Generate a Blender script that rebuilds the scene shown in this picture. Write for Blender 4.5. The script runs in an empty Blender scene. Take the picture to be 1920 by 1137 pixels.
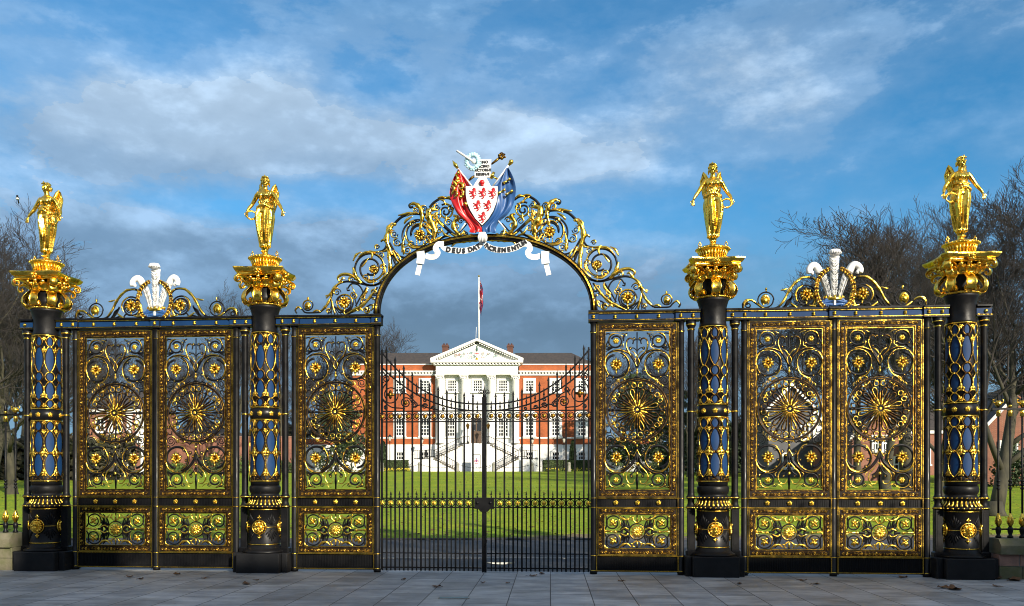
import math
SUN_EL, SUN_AZ = 22.0, math.radians(33)
SUN_STR, SKY_STR, EXPO = 4.4, .074, .84
SKY_TINT = (.40,1.04,1.25)
TERR_E, TERR_R = 10.2, 13.4
import bpy, math, random
from mathutils import Vector, Matrix
R = math.radians; PI = math.pi; sin = math.sin; cos = math.cos
scene = bpy.context.scene
col = scene.collection
# ------------------------------------------------------------------ survey frame
# gate plane is world y = 0, x runs along the gates; the camera stands 14.4 m in front
FOC, HOR, CX = 1600.0, 893.0, 960.0
TH = math.atan(128/1600)
DG = 14.41*cos(TH)
CAMX, CAMH = 1.620, 1.64
def G(px, py):
    X = (px-CX)/FOC; Z = (HOR-py)/FOC
    t = DG/(sin(TH)*X+cos(TH))
    return (cos(TH)*X*t-sin(TH)*t+CAMX, CAMH+Z*t)
def E(X, Y, Z=0.0):          # park frame (square to the hall) -> world
    return (CAMX+X*cos(TH)-Y*sin(TH), -DG+X*sin(TH)+Y*cos(TH), Z)
def hgt(Y):                  # the park rises gently towards the hall
    t = min(max((Y-23)/(106-23), 0), 1)
    return 2.21*t
# ------------------------------------------------------------------ materials
def nd(nt, t, **k):
    n = nt.nodes.new(t)
    for a, b in k.items(): setattr(n, a, b)
    return n
def mat(name, c, rough=.5, metal=0., c2=None, nscale=8., bump=0., bscale=40., spec=None, detail=6., stretch=None, ramp=(.35,.65)):
    m = bpy.data.materials.new(name); m.use_nodes = True
    nt = m.node_tree; b = nt.nodes['Principled BSDF']
    b.inputs['Base Color'].default_value = (*c, 1); b.inputs['Roughness'].default_value = rough
    b.inputs['Metallic'].default_value = metal
    if spec is not None: b.inputs['Specular IOR Level'].default_value = spec
    tc = nd(nt, 'ShaderNodeTexCoord'); vec = tc.outputs['Object']
    if stretch:
        mp = nd(nt, 'ShaderNodeMapping'); mp.inputs['Scale'].default_value = stretch
        nt.links.new(vec, mp.inputs[0]); vec = mp.outputs[0]
    if c2 is not None:
        n = nd(nt, 'ShaderNodeTexNoise'); n.inputs['Scale'].default_value = nscale; n.inputs['Detail'].default_value = detail
        nt.links.new(vec, n.inputs[0])
        r = nd(nt, 'ShaderNodeValToRGB'); r.color_ramp.elements[0].position = ramp[0]; r.color_ramp.elements[1].position = ramp[1]
        r.color_ramp.elements[0].color = (*c, 1); r.color_ramp.elements[1].color = (*c2, 1)
        nt.links.new(n.outputs[0], r.inputs[0]); nt.links.new(r.outputs[0], b.inputs['Base Color'])
    if bump:
        n2 = nd(nt, 'ShaderNodeTexNoise'); n2.inputs['Scale'].default_value = bscale; n2.inputs['Detail'].default_value = 4
        nt.links.new(vec, n2.inputs[0])
        bp = nd(nt, 'ShaderNodeBump'); bp.inputs['Strength'].default_value = bump; bp.inputs['Distance'].default_value = .01
        nt.links.new(n2.outputs[0], bp.inputs['Height']); nt.links.new(bp.outputs[0], b.inputs['Normal'])
    return m
M_BLACK = mat('black_iron_paint', (.0035,.0037,.0045), .40, c2=(.006,.006,.007), nscale=6, bump=.12, bscale=30, spec=.22)
M_GOLD = mat('gold_leaf', (.98,.65,.10), .17, 1., c2=(.66,.37,.03), nscale=14, bump=.45, bscale=34, ramp=(.40,.72))
M_DIMG = mat('aged_shaded_gilding', (.045,.020,.005), .46, .85, c2=(.50,.28,.035), nscale=18, bump=.4, bscale=60, ramp=(.47,.70))  # dark gilding; on the high gate golds it stands in for shade
M_BRONZE = mat('brown_ground_coat', (.010,.006,.003), .6, .0, c2=(.022,.012,.005), nscale=20, spec=.2)
M_BLUE = mat('blue_enamel', (.003,.034,.115), .6, c2=(.0025,.026,.088), nscale=5, spec=.25)
M_WHITE = mat('white_paint', (.82,.82,.80), .5, c2=(.66,.66,.63), nscale=9, bump=.2, detail=9)
M_RED = mat('red_paint', (.50,.012,.015), .35)
M_FBLUE = mat('flag_blue_paint', (.025,.09,.26), .4)
M_PALE = mat('pale_blue_paint', (.42,.68,.74), .5)
M_INK = mat('black_lettering', (.01,.01,.012), .5)
M_PLINTH = mat('black_stone_paint', (.006,.0065,.008), .55, c2=(.011,.0115,.013), nscale=4, bump=.15, bscale=25, spec=.25)
def wear(m, lo, hi, sc):
    """patchy dull and bright areas: drives the gloss from a coarse noise"""
    nt = m.node_tree; b = nt.nodes['Principled BSDF']; tc = nd(nt,'ShaderNodeTexCoord'); n = nd(nt,'ShaderNodeTexNoise'); n.inputs['Scale'].default_value = sc; n.inputs['Detail'].default_value = 7
    r = nd(nt,'ShaderNodeMapRange'); r.inputs[1].default_value = .35; r.inputs[2].default_value = .65; r.inputs[3].default_value = lo; r.inputs[4].default_value = hi
    nt.links.new(tc.outputs['Object'], n.inputs[0]); nt.links.new(n.outputs[0], r.inputs[0]); nt.links.new(r.outputs[0], b.inputs['Roughness'])
wear(M_GOLD, .12, .36, 7); wear(M_BLACK, .30, .62, 4); wear(M_PLINTH, .4, .75, 3)
# ------------------------------------------------------------------ mesh builder
def cr(p, n=6):
    out = []; N = len(p)
    for i in range(N-1):
        p0 = p[max(i-1,0)]; p1 = p[i]; p2 = p[i+1]; p3 = p[min(i+2,N-1)]
        for k in range(n):
            t = k/n; t2 = t*t; t3 = t2*t
            out.append(tuple(.5*((2*b)+(-a+c)*t+(2*a-5*b+4*c-d)*t2+(-a+3*b-3*c+d)*t3) for a,b,c,d in zip(p0,p1,p2,p3)))
    out.append(tuple(p[-1])); return out
def spi(cx, cz, r0, r1, a0, turns, n=26):
    o = []
    for i in range(n+1):
        t = i/n; a = R(a0)+turns*2*PI*t; r = r0+(r1-r0)*t
        o.append((cx+r*cos(a), cz+r*sin(a)))
    return o
class MB:
    def __init__(s): s.v = []; s.f = []; s.m = []; s.sm = []
    def add(s, vs, fs, mi=0, smooth=True):
        o = len(s.v); s.v += vs
        s.f += [tuple(i+o for i in f) for f in fs]; s.m += [mi]*len(fs); s.sm += [smooth]*len(fs)
    def join(s, q, mx=False, fn=None):
        o = len(s.v)
        if fn is None: fn = (lambda p: (-p[0],p[1],p[2])) if mx else (lambda p: p)
        s.v += [fn(p) for p in q.v]
        s.f += [tuple(i+o for i in (reversed(f) if mx else f)) for f in q.f]; s.m += q.m; s.sm += q.sm
    def tube(s, P, r, seg=6, mi=0, closed=False, cap=True):
        n = len(P); P = [Vector(p) for p in P]
        if not hasattr(r, '__len__'): r = [r]*n
        elif len(r) == 2 and n != 2: r = [r[0]+(r[1]-r[0])*i/(n-1) for i in range(n)]
        vs = []; nx = None
        for i in range(n):
            t = (P[(i+1)%n]-P[i-1]) if closed else (P[min(i+1,n-1)]-P[max(i-1,0)])
            if t.length < 1e-9: t = Vector((0,0,1))
            t.normalize()
            if nx is None:
                nx = t.orthogonal().normalized()
            else:
                nx = nx-t*nx.dot(t)
                nx = nx.normalized() if nx.length > 1e-6 else t.orthogonal().normalized()
            b = t.cross(nx)
            for k in range(seg):
                a = 2*PI*k/seg; q = P[i]+(nx*cos(a)+b*sin(a))*r[i]; vs.append((q.x,q.y,q.z))
        fs = []
        for i in range(n if closed else n-1):
            j = (i+1)%n
            for k in range(seg): fs.append((i*seg+k, i*seg+(k+1)%seg, j*seg+(k+1)%seg, j*seg+k))
        if cap and not closed:
            fs.append(tuple(range(seg-1,-1,-1))); fs.append(tuple((n-1)*seg+k for k in range(seg)))
        s.add(vs, fs, mi)
    def stk(s, P, w=.01, d=.01, mi=0, y=0., closed=False, seg=6):
        """planar stroke in the x-z plane: half width w (number, pair or function of t), half depth d"""
        n = len(P); vs = []; fs = []
        for i in range(n):
            if closed: a, b = P[i-1], P[(i+1)%n]
            else: a, b = P[max(i-1,0)], P[min(i+1,n-1)]
            tx, tz = b[0]-a[0], b[1]-a[1]; L = math.hypot(tx,tz) or 1
            nx, nz = -tz/L, tx/L; t = i/max(n-1,1)
            ww = w(t) if callable(w) else (w if not hasattr(w,'__len__') else w[0]+(w[1]-w[0])*t)
            yy = y(t) if callable(y) else y
            dd = d(t) if callable(d) else d
            for k in range(seg):
                an = 2*PI*k/seg
                vs.append((P[i][0]+nx*ww*cos(an), yy+dd*sin(an), P[i][1]+nz*ww*cos(an)))
        for i in range(n if closed else n-1):
            j = (i+1)%n
            for k in range(seg): fs.append((i*seg+k, j*seg+k, j*seg+(k+1)%seg, i*seg+(k+1)%seg))
        if not closed:
            fs.append(tuple(range(seg))); fs.append(tuple((n-1)*seg+k for k in range(seg-1,-1,-1)))
        s.add(vs, fs, mi)
    def leaf(s, P, w, d=None, mi=1, y=-.012, lobes=0):
        d = d or w*.6
        f = (lambda t: max(w*(sin(PI*min(1,t*.9+.08))**.7)*(1+(.22*cos(2*PI*lobes*t) if lobes else 0)), w*.08))
        s.stk(P, f, lambda t: max(d*sin(PI*min(1,t*.9+.08)), d*.15), mi, y)
    def ell(s, c, r, mi=0, seg=7, rings=4, M=None):
        vs = []; fs = []
        rx, ry, rz = r if hasattr(r,'__len__') else (r,r,r)
        pts = [(0,0,-1)]
        for i in range(1, rings):
            a = -PI/2+PI*i/rings
            for k in range(seg): b = 2*PI*k/seg; pts.append((cos(a)*cos(b), cos(a)*sin(b), sin(a)))
        pts.append((0,0,1))
        for p in pts:
            q = Vector((p[0]*rx,p[1]*ry,p[2]*rz))
            if M is not None: q = M @ q
            vs.append((q.x+c[0],q.y+c[1],q.z+c[2]))
        for k in range(seg): fs.append((0, 1+(k+1)%seg, 1+k))
        for i in range(rings-2):
            for k in range(seg):
                a = 1+i*seg; b = a+seg
                fs.append((a+k, a+(k+1)%seg, b+(k+1)%seg, b+k))
        a = 1+(rings-2)*seg; t = len(pts)-1
        for k in range(seg): fs.append((a+k, a+(k+1)%seg, t))
        s.add(vs, fs, mi)
    def ros(s, x, y, z, Rr, n=6, mi=1, dep=.3, ph=0., cmi=None):
        for k in range(n):
            a = 2*PI*k/n+ph
            M = Matrix.Rotation(-a, 3, 'Y') @ Matrix.Rotation(R(18), 3, 'Z')
            c = .56*Rr
            s.ell((x+c*cos(a), y, z+c*sin(a)), (.46*Rr, dep*Rr, Rr*max(.2,.78*sin(PI/n))), mi, 6, 4, M)
        s.ell((x, y-dep*.7*Rr, z), (.27*Rr,.25*Rr,.27*Rr), mi if cmi is None else cmi, 7, 4)
    def lathe(s, prof, seg=32, c=(0,0,0), mi=0, a0=0., a1=2*PI, smooth=True, flat=0.):
        full = abs(a1-a0-2*PI) < 1e-6; n = seg if full else seg+1
        vs = []; fs = []
        for r, z in prof:
            for k in range(n):
                a = a0+(a1-a0)*k/seg; vs.append((c[0]+r*cos(a), c[1]+r*sin(a), c[2]+z))
        for i in range(len(prof)-1):
            for k in range(seg):
                j = (k+1)%n
                fs.append((i*n+k, i*n+j, (i+1)*n+j, (i+1)*n+k))
        if full and prof[0][0] > 1e-5: fs.append(tuple(range(n-1,-1,-1)))
        if full and prof[-1][0] > 1e-5: fs.append(tuple((len(prof)-1)*n+k for k in range(n)))
        s.add(vs, fs, mi, smooth)
    def box(s, x0, x1, y0, y1, z0, z1, mi=0):
        s.add([(x0,y0,z0),(x1,y0,z0),(x1,y1,z0),(x0,y1,z0),(x0,y0,z1),(x1,y0,z1),(x1,y1,z1),(x0,y1,z1)],
              [(0,3,2,1),(4,5,6,7),(0,1,5,4),(1,2,6,5),(2,3,7,6),(3,0,4,7)], mi, False)
    def bbox(s, x0, x1, y0, y1, z0, z1, b=.01, mi=0):   # box with chamfered vertical edges and top
        q = [(x0+b,y0),(x1-b,y0),(x1,y0+b),(x1,y1-b),(x1-b,y1),(x0+b,y1),(x0,y1-b),(x0,y0+b)]
        cx, cy = (x0+x1)/2, (y0+y1)/2
        kx, ky = 1-b/(abs(x1-x0)/2), 1-b/(abs(y1-y0)/2)
        vs = [(x,y,z0) for x,y in q]+[(x,y,z1-b) for x,y in q]+[(cx+(x-cx)*kx, cy+(y-cy)*ky, z1) for x,y in q]
        fs = [tuple(range(7,-1,-1))]
        for o in (0,8):
            for k in range(8): fs.append((o+k, o+(k+1)%8, o+8+(k+1)%8, o+8+k))
        fs.append(tuple(range(16,24))); s.add(vs, fs, mi, False)
    def prism(s, poly, y0, y1, mi=0, smooth=False):      # polygon in x-z, extruded along y
        n = len(poly)
        vs = [(x,y0,z) for x,z in poly]+[(x,y1,z) for x,z in poly]
        ar = sum(poly[i][0]*poly[(i+1)%n][1]-poly[(i+1)%n][0]*poly[i][1] for i in range(n))
        f0 = tuple(range(n)); f1 = tuple(range(2*n-1,n-1,-1)); sd = [(i, i+n, (i+1)%n+n, (i+1)%n) for i in range(n)]
        fs = [f0,f1]+sd
        if ar < 0: fs = [tuple(reversed(f)) for f in fs]
        s.add(vs, fs, mi, smooth)
    def cloth(s, A, B, nc, yf, th=.012, mi=0):
        n = len(A); vs = []; fs = []
        for side in (0,1):
            for i in range(n):
                for j in range(nc+1):
                    t = j/nc; x = A[i][0]+(B[i][0]-A[i][0])*t; z = A[i][1]+(B[i][1]-A[i][1])*t
                    vs.append((x, yf(i/(n-1),t)+side*th, z))
        w = nc+1; o = n*w
        for i in range(n-1):
            for j in range(nc):
                a = i*w+j
                fs.append((a, a+w, a+w+1, a+1)); fs.append((o+a, o+a+1, o+a+w+1, o+a+w))
        ed = [(i*w, (i+1)*w) for i in range(n-1)]+[((n-1)*w+j, (n-1)*w+j+1) for j in range(nc)]+\
             [((i+1)*w+nc, i*w+nc) for i in range(n-1)]+[(j+1, j) for j in range(nc)]
        s.add(vs, fs, mi)
        for a, b in ed: s.add([vs[b],vs[a],vs[a+o],vs[b+o]], [(0,1,2,3)], mi, False)
    def obj(s, name, mats, parent=None, loc=None, rz=0.):
        me = bpy.data.meshes.new(name); me.from_pydata(s.v, [], s.f)
        mats = mats if isinstance(mats,(list,tuple)) else [mats]
        for m in mats: me.materials.append(m)
        me.polygons.foreach_set('material_index', [min(i,len(mats)-1) for i in s.m])
        me.polygons.foreach_set('use_smooth', s.sm)
        me.update()
        o = bpy.data.objects.new(name, me); col.objects.link(o)
        if parent: o.parent = parent
        if loc: o.location = loc
        if rz: o.rotation_euler.z = rz
        return o
def tag(o, label=None, cat=None, group=None, kind=None):
    if label: o['label'] = label
    if cat: o['category'] = cat
    if group: o['group'] = group
    if kind: o['kind'] = kind
    return o
def thing(name, label, cat, loc=(0,0,0), rz=0., group=None):
    o = bpy.data.objects.new(name, None); col.objects.link(o)
    o.location = loc; o.rotation_euler.z = rz; o.empty_display_size = .2
    return tag(o, label, cat, group)
def dup(root, loc=None, rz=None, label=None, group=None):
    c = root.copy(); col.objects.link(c)
    if loc is not None: c.location = loc
    if rz is not None: c.rotation_euler.z = rz
    if label: c['label'] = label
    if group: c['group'] = group
    for ch in list(root.children):
        d = ch.copy(); col.objects.link(d); d.parent = c
        for g in list(ch.children):
            e = g.copy(); col.objects.link(e); e.parent = d
    return c
def text_mb(txt, size, mb, fn, mi=0, depth=.004, align='CENTER', bold=.0):
    """letters as real geometry: fn maps (x, y, d) of the flat text to a point in space"""
    cu = bpy.data.curves.new('t', 'FONT'); cu.body = txt; cu.size = size; cu.align_x = align
    cu.extrude = depth; cu.offset = bold; cu.resolution_u = 3
    o = bpy.data.objects.new('t', cu); col.objects.link(o)
    dg = bpy.context.evaluated_depsgraph_get(); dg.update()
    me = o.evaluated_get(dg).to_mesh()
    vs = [tuple(fn(v.co.x, v.co.y, v.co.z)) for v in me.vertices]
    mb.add(vs, [tuple(p.vertices) for p in me.polygons], mi, False)
    o.evaluated_get(dg).to_mesh_clear(); bpy.data.objects.remove(o); bpy.data.curves.remove(cu)
def hsh(a, b=0): return (sin(a*127.1+b*311.7)*43758.5453) % 1.0
# ================================================================== THE GATE LEAVES
S = .00889                                # metres per survey pixel on the gates
def rect_tube(m, hw, z0, z1, r, mi, y):
    P = [(-hw,z0),(hw,z0),(hw,z1),(-hw,z1)]
    for i in range(4):
        a, b = P[i], P[(i+1)%4]
        if a[0] == b[0]: m.box(a[0]-r, a[0]+r, y-r, y+r, min(a[1],b[1])+r, max(a[1],b[1])-r, mi)
        else: m.box(-hw-r, hw+r, y-r, y+r, a[1]-r, a[1]+r, mi)
def border(hw, z0, z1, wd, seed):
    """running vine border: brown ground, gilt fillets, curling stem with buds (outer rectangle given)"""
    m = MB(); ih = hw-wd
    for (a,b,c,d) in ((-hw,hw,z0,z0+wd),(-hw,hw,z1-wd,z1),(-hw,-ih,z0+wd,z1-wd),(ih,hw,z0+wd,z1-wd)):
        m.box(a,b,-.030,.030,c,d,2)
    rect_tube(m, hw-.007, z0+.007, z1-.007, .0048, 1, -.032)
    rect_tube(m, ih+.002, z0+wd-.002, z1-wd+.002, .0045, 3, -.031)
    rect_tube(m, ih-.022, z0+wd+.022, z1-wd-.022, .0050, 1, -.020)
    rect_tube(m, ih-.010, z0+wd+.010, z1-wd-.010, .012, 0, -.004)
    rnd = random.Random(seed)
    cl = wd*.5; pitch = .056
    def run(p0, p1, nx, nz):
        L = math.hypot(p1[0]-p0[0], p1[1]-p0[1]); n = max(2,int(L/pitch)); dx, dz = (p1[0]-p0[0])/L, (p1[1]-p0[1])/L
        pts = []
        for i in range(n*6+1):
            t = L*i/(n*6); o = .022*sin(PI*t/(L/n))
            pts.append((p0[0]+dx*t+nx*o, p0[1]+dz*t+nz*o))
        m.stk(pts, .0045, .006, 3, -.034, seg=4)
        for i in range(n):
            t = L*(i+.5)/n; sgn = -1 if i%2 else 1; o = -.006*sgn
            x, z = p0[0]+dx*t+nx*o, p0[1]+dz*t+nz*o; g_ = 1 if (i*7+seed)%4 == 0 else 3
            m.stk(spi(x,z,.021,.013,90*sgn+40*rnd.random(),.95*sgn,10), .0055, .007, g_, -.038, seg=4)
            m.ell((x, -.044, z), (.0085,.010,.0085), 1, 6, 4)
            m.ell((x+dx*.026+nx*.018*sgn, -.038, z+dz*.026+nz*.018*sgn), (.007,.007,.007), 3, 5, 3)
    c = hw-cl
    run((-c,z0+cl),(c,z0+cl),0,1); run((-c,z1-cl),(c,z1-cl),0,1)
    run((-c,z0+wd),(-c,z1-wd),1,0); run((c,z0+wd),(c,z1-wd),1,0)
    return m
def floret(m, x, z, r, y=-.03, mi=1):
    """ragged gilt leaf-flower: pointed lobes standing apart over a dark heart, with a pendant tip"""
    m.ell((x,y+.2*r,z), (.50*r,.10*r,.50*r), 2, 8, 4)
    for k in range(5):
        a = PI/2+2*PI*k/5; L = (1.0,.92,.85,.85,.92)[k]*r
        for da, l0, w0, yy in ((0,.98,.16,-.08),(-.40,.88,.15,.02),(.40,.88,.15,.02)):
            b = a+da; M = Matrix.Rotation(-b,3,'Y') @ Matrix.Rotation(R(24),3,'Z')
            m.ell((x+.60*L*l0*cos(b), y+yy*r, z+.60*L*l0*sin(b)), (.44*L*l0,.13*r,w0*r), mi if da == 0 else 3, 6, 4, M)
        b = a+PI/5; M = Matrix.Rotation(-b,3,'Y') @ Matrix.Rotation(R(-30),3,'Z')
        m.ell((x+.46*r*cos(b), y-.16*r, z+.46*r*sin(b)), (.36*r,.12*r,.15*r), mi, 6, 4, M)
    m.ell((x,y-.30*r,z), .13*r, mi, 6, 4)
    m.stk([(x,z-.7*r),(x+.04*r,z-1.25*r)], (.15*r,.03*r), .1*r, mi, y)
def upper_grille():
    m = MB(); h = MB()
    T = 4.04
    def q(P): return [(x*S, T-y*S) for x,y in P]
    def K(P, w=1.2, d=1.3, n=6): h.stk(cr(q(P),n), (w*S*1.3 if not hasattr(w,'__len__') else (w[0]*S*1.3,w[1]*S*1.3)), d*S*1.2, 0, 0)
    def L(P, w=2., lob=0, y=-.014): h.leaf(cr(q(P),6), w*S*.58, w*S*.7, 1, y, lob)
    def SP(cx,cy,r0,r1,a0,tn,w=1.2,mi=0,y=0): h.stk(spi(cx*S,T-cy*S,r0*S,r1*S,a0,tn,int(10+18*abs(tn))), w*S*1.4, 1.5*S, mi, y)
    def GL(P, w=.5): h.stk(cr(q(P),5), w*S, .8*S, 3, -.012)
    # --- upper part (left half; mirrored below)
    K([(0,66),(-5,50),(-14,40),(-27,34),(-42,34),(-54,40),(-60,53),(-59,68),(-53,78)], (2.2,1.0))
    L([(-53,41),(-59,50),(-60,60),(-57,72),(-52,80)], 2.6, 3)
    L([(-46,35),(-38,32.5),(-28,33.5),(-18,38)], 1.4)
    SP(-39,61,25,19,70,-.92,1.7)
    L([(-15,64),(-17,74),(-24,83),(-34,87)], 1.8)
    L([(-64,58),(-61,63),(-58,63)], 1.5)
    SP(-39.5,16,14.5,8.5,100,1.15,1.3)
    K([(-53,14),(-57,22),(-60,30)], 1.1); L([(-53,10),(-48,3),(-40,1)], 1.4)
    L([(-25,20),(-26,28),(-33,31)], 1.3)
    K([(-25,16),(-24,6),(-18,1)], 1.0); K([(-60,3),(-52,2),(-48,7)], 1.0); L([(-30,1.5),(-24,2.5),(-18,6)], 1.5)
    for k in range(4): K([(-46,29.5-k*.6),(-54,27+k*2.2),(-61,25+k*3.6)], (1.1,.5))
    # heart
    K([(-8,22),(-7,15),(-12,11),(-18,14),(-20,23),(-17,35),(-9,48),(-1,62)], (1.0,1.6)); L([(-19,16),(-20,25),(-16,36),(-11,45)], 1.6)
    L([(0,47),(-6,38),(-13,34)], 1.7); L([(-2,48),(-4,56),(0,64)], 1.4); K([(0,36),(-5,30),(-12,29)], .8)
    # corner curls above and below the wheel
    for sy, o in ((1,0),(-1,292)):
        f = lambda y: o+sy*y
        h.stk(spi(-51*S, T-f(91)*S, 9.5*S, 2*S, 80*sy, 1.9, 30), .9*S, 1.2*S, 0, 0)
        K([(-60,f(86)),(-60,f(98)),(-57,f(108))], 1.0); K([(-59,f(108)),(-55,f(104)),(-50,f(104)),(-49,f(110))], .9)
        L([(-34,f(90)),(-28,f(86)),(-22,f(89)),(-24,f(94))], 1.5); L([(-40,f(94)),(-35,f(88)),(-33,f(96))], 1.7)
        L([(-60,f(84)),(-59,f(90)),(-61,f(97))], 1.2)
        K([(-40,f(88)),(-32,f(94)),(-24,f(90)),(-14,f(86))], 1.); K([(-14,f(84)),(-8,f(87)),(-3,f(84))], .8)
        for k in range(3): L([(-45+5*k,f(97-3.2*k)),(-48+5*k,f(102-3.4*k)),(-46+5*k,f(105-3.4*k))], 1.1)
    # --- fine filigree filling the gaps
    for cx,cy,r_,a,tn in ((-27,9,5,0,1.4),(-52,25,4.5,90,-1.4),(-30,24,4,180,1.3),(-24,78,5,40,1.5),(-13,72,4,120,-1.4),(-56,82,4,0,1.4),(-18,96,5,200,-1.5),(-8,94,3.5,20,1.4),(-44,84,3.5,270,1.3),(-57,118,4,0,1.4),(-36,103,3.5,100,-1.4),(-5,12,3.5,0,-1.3),(-24,46,4,10,1.4),(-12,30,3,90,1.3),
                          (-56,174,4,0,-1.4),(-36,189,3.5,-100,1.4),(-18,197,5,160,1.5),(-8,199,3.5,-20,-1.4),(-24,218,5,-40,-1.5),(-12,224,4,-120,1.4),(-56,212,4,0,-1.4),(-24,252,4,0,-1.3),(-27,286,4.5,0,-1.4),(-10,270,3.5,60,1.4),(-54,268,4,-90,1.4),(-52,286,4,30,1.4),(-20,240,3.5,0,1.3),(-6,232,3,0,1.2)):
        h.stk(spi(cx*S,T-cy*S,r_*S,1.2*S,a,tn,16), .75*S, 1.1*S, 0, .004)
        h.ell((cx*S,-.010,T-cy*S), (1.5*S,1.0*S,1.5*S), 1, 5, 3)
    # --- lower part
    K([(0,218),(-4,238),(-12,250),(-27,262),(-42,263),(-54,256),(-60,243),(-59,228),(-52,218),(-44,213)], (2.0,1.1))
    L([(-60,232),(-60,244),(-54,256),(-44,262),(-36,262)], 2.8, 3)
    L([(-15,236),(-17,226),(-24,214),(-33,211)], 1.5)
    SP(-39,235,25,19,-70,.92,1.7)
    K([(-28,262),(-14,250),(-4,236)], 1.2)
    SP(-39,277,14.5,8.5,-100,-1.15,1.3)
    L([(-53,276),(-50,287),(-42,292)], 1.3); L([(-25,284),(-18,286),(-12,292)], 1.5); K([(-60,266),(-58,280),(-58,293)], 1.)
    K([(-60,292),(-50,290),(-40,292)], .9); L([(-60,288),(-56,291),(-52,288)], 1.3)
    for k in range(4): K([(-46,265+k*.5),(-54,267-k*1.6),(-61,268-k*3)], (1.1,.5))
    L([(-1,244),(-9,254),(-18,264),(-20,275),(-14,284),(-7,283),(-5,277)], 2.2, 4)
    K([(0,250),(-6,262),(-14,268)], .9); L([(-22,262),(-26,266),(-23,272)], 1.2)
    L([(-2,208),(-7,205),(-10,209)], 1.2); L([(-1,222),(-6,231),(-12,228)], 1.3)
    for c in ((-39,61,25,-30,160),(-39,235,25,-160,30),(-39.5,16,14.5,20,190),(-39,277,14.5,170,340)):
        P = [(c[0]+c[2]*cos(R(c[3]+(c[4]-c[3])*k/10)), c[1]-c[2]*sin(R(c[3]+(c[4]-c[3])*k/10))) for k in range(11)]
        h.stk(q(P), lambda t: S*(.2+.42*sin(PI*t)), 1.2*S, 1, -.010)
    GL([(-5,50),(-14,40),(-27,34),(-42,34)],.6); GL([(-12,250),(-27,262),(-42,263)],.6); GL([(-7,15),(-12,11),(-18,14),(-20,23)],.6)
    GL([(-60,98),(-57,108)],.6); GL([(-60,194),(-57,184)],.6); GL([(-40,88),(-32,94),(-24,90)],.6); GL([(-40,204),(-32,198),(-24,202)],.6)
    m.join(h); m.join(h, True)
    # --- centre stem
    m.stk(q([(0,0),(0,30),(0,66),(0,88)]), 1.2*S, 1.4*S, 0); m.stk(q([(0,204),(0,240),(0,296)]), (1.6*S), 1.5*S, 0)
    for y, r in ((46,1.8),(76,2.2),(70,1.6),(213,2.2),(222,1.8),(248,2.0),(265,2.4)): m.ell((0,-.012,T-y*S), (r*1.1*S,r*S,r*1.5*S), 1)
    m.ell((0,0,T-84*S), (5*S,2*S,2.4*S), 0); m.ell((0,0,T-204*S), (5*S,2*S,2.4*S), 0)
    m.leaf(q([(0,70),(0,76),(0,83)]), 1.6*S, None, 1); m.stk(q([(0,262),(0,280),(0,294)]), lambda t: (1+1.6*sin(PI*t))*S, 1.5*S, 0)
    return m
def wheel():
    m = MB(); cz = 4.04-146*S; Rw = 57*S
    def ring(r, w, d, mi, y): m.stk([(r*cos(2*PI*k/64), cz+r*sin(2*PI*k/64)) for k in range(64)], w, d, mi, y, True)
    ring(Rw, .021, .020, 0, 0); ring(Rw-.018, .004, .005, 3, -.018); ring(Rw+.012, .0055, .006, 3, -.020)
    def pol(r, a): return (r*S*cos(a), cz+r*S*sin(a))
    for k in range(12):
        a = 2*PI*k/12
        m.stk([pol(9,a),pol(30,a),pol(44,a),pol(54,a)], lambda t: (1.5+1.3*t*t)*S, 1.5*S, 0)
        m.stk([pol(40,a-.0),pol(47,a)], (1.4*S,3.6*S), 1.7*S, 0, -.004)
        m.leaf([pol(46,a),pol(51,a),pol(55,a)], 2.0*S, None, 1 if k%3 else 0)
        for s in (-1,1):
            c = pol(46.2, a+s*.135)
            m.stk(spi(c[0],c[1],4.9*S,3.6*S,math.degrees(a)+s*50,-s*.98,14), .75*S, 1.2*S, 1 if k%2 else 3, -.008)
            m.stk(spi(c[0],c[1],5.6*S,4.4*S,math.degrees(a)+s*50,-s*.98,14), 1.2*S, 1.2*S, 0, .004)
            m.leaf([pol(50.5,a+s*.17),pol(51.5,a+s*.10),pol(50,a+s*.03)], 1.3*S, None, 1)
        b = a+PI/12; lo = []
        for i in range(22):
            t = 2*PI*i/22; rr = 27.5+12.5*cos(t); wd = .155*sin(t)*(.62+.38*cos(t))*1.0
            lo.append(pol(rr, b+wd*1.05))
        m.stk(lo, .75*S, 1.2*S, 3 if k%3 else 1, -.010, True)
        m.stk(lo, 1.7*S, 1.2*S, 0, .004, True)
    return m
def hub():
    m = MB(); cz = 4.04-146*S
    for k in range(12):
        a = 2*PI*k/12
        for (r0,r1,w,y,da) in ((6,21,1.7,-.02,PI/12),(6,34,1.25,-.030,0),(6,14,1.8,-.042,PI/12)):
            P = [((r0+(r1-r0)*t)*S*cos(a+da), cz+(r0+(r1-r0)*t)*S*sin(a+da)) for t in (0,.25,.5,.75,1)]
            m.stk(P, lambda t: w*S*(.45+1.0*sin(PI*min(1,.15+t*.8)))*.8, lambda t: .02*(1-t)+.006, 3 if r1 > 30 else 1, y)
    m.lathe([(.062,.0),(.060,.012),(.045,.022),(.040,.016),(.0,.020)], 20, (0,0,0), 0)
    n = len(m.v); o = 20*5
    for i in range(n-o, n):
        x,y,z = m.v[i]; m.v[i] = (x,-.035-z,cz+y)
    m.ros(0,-.058,cz,.030,5,1,.25,PI/2)
    return m
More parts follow.
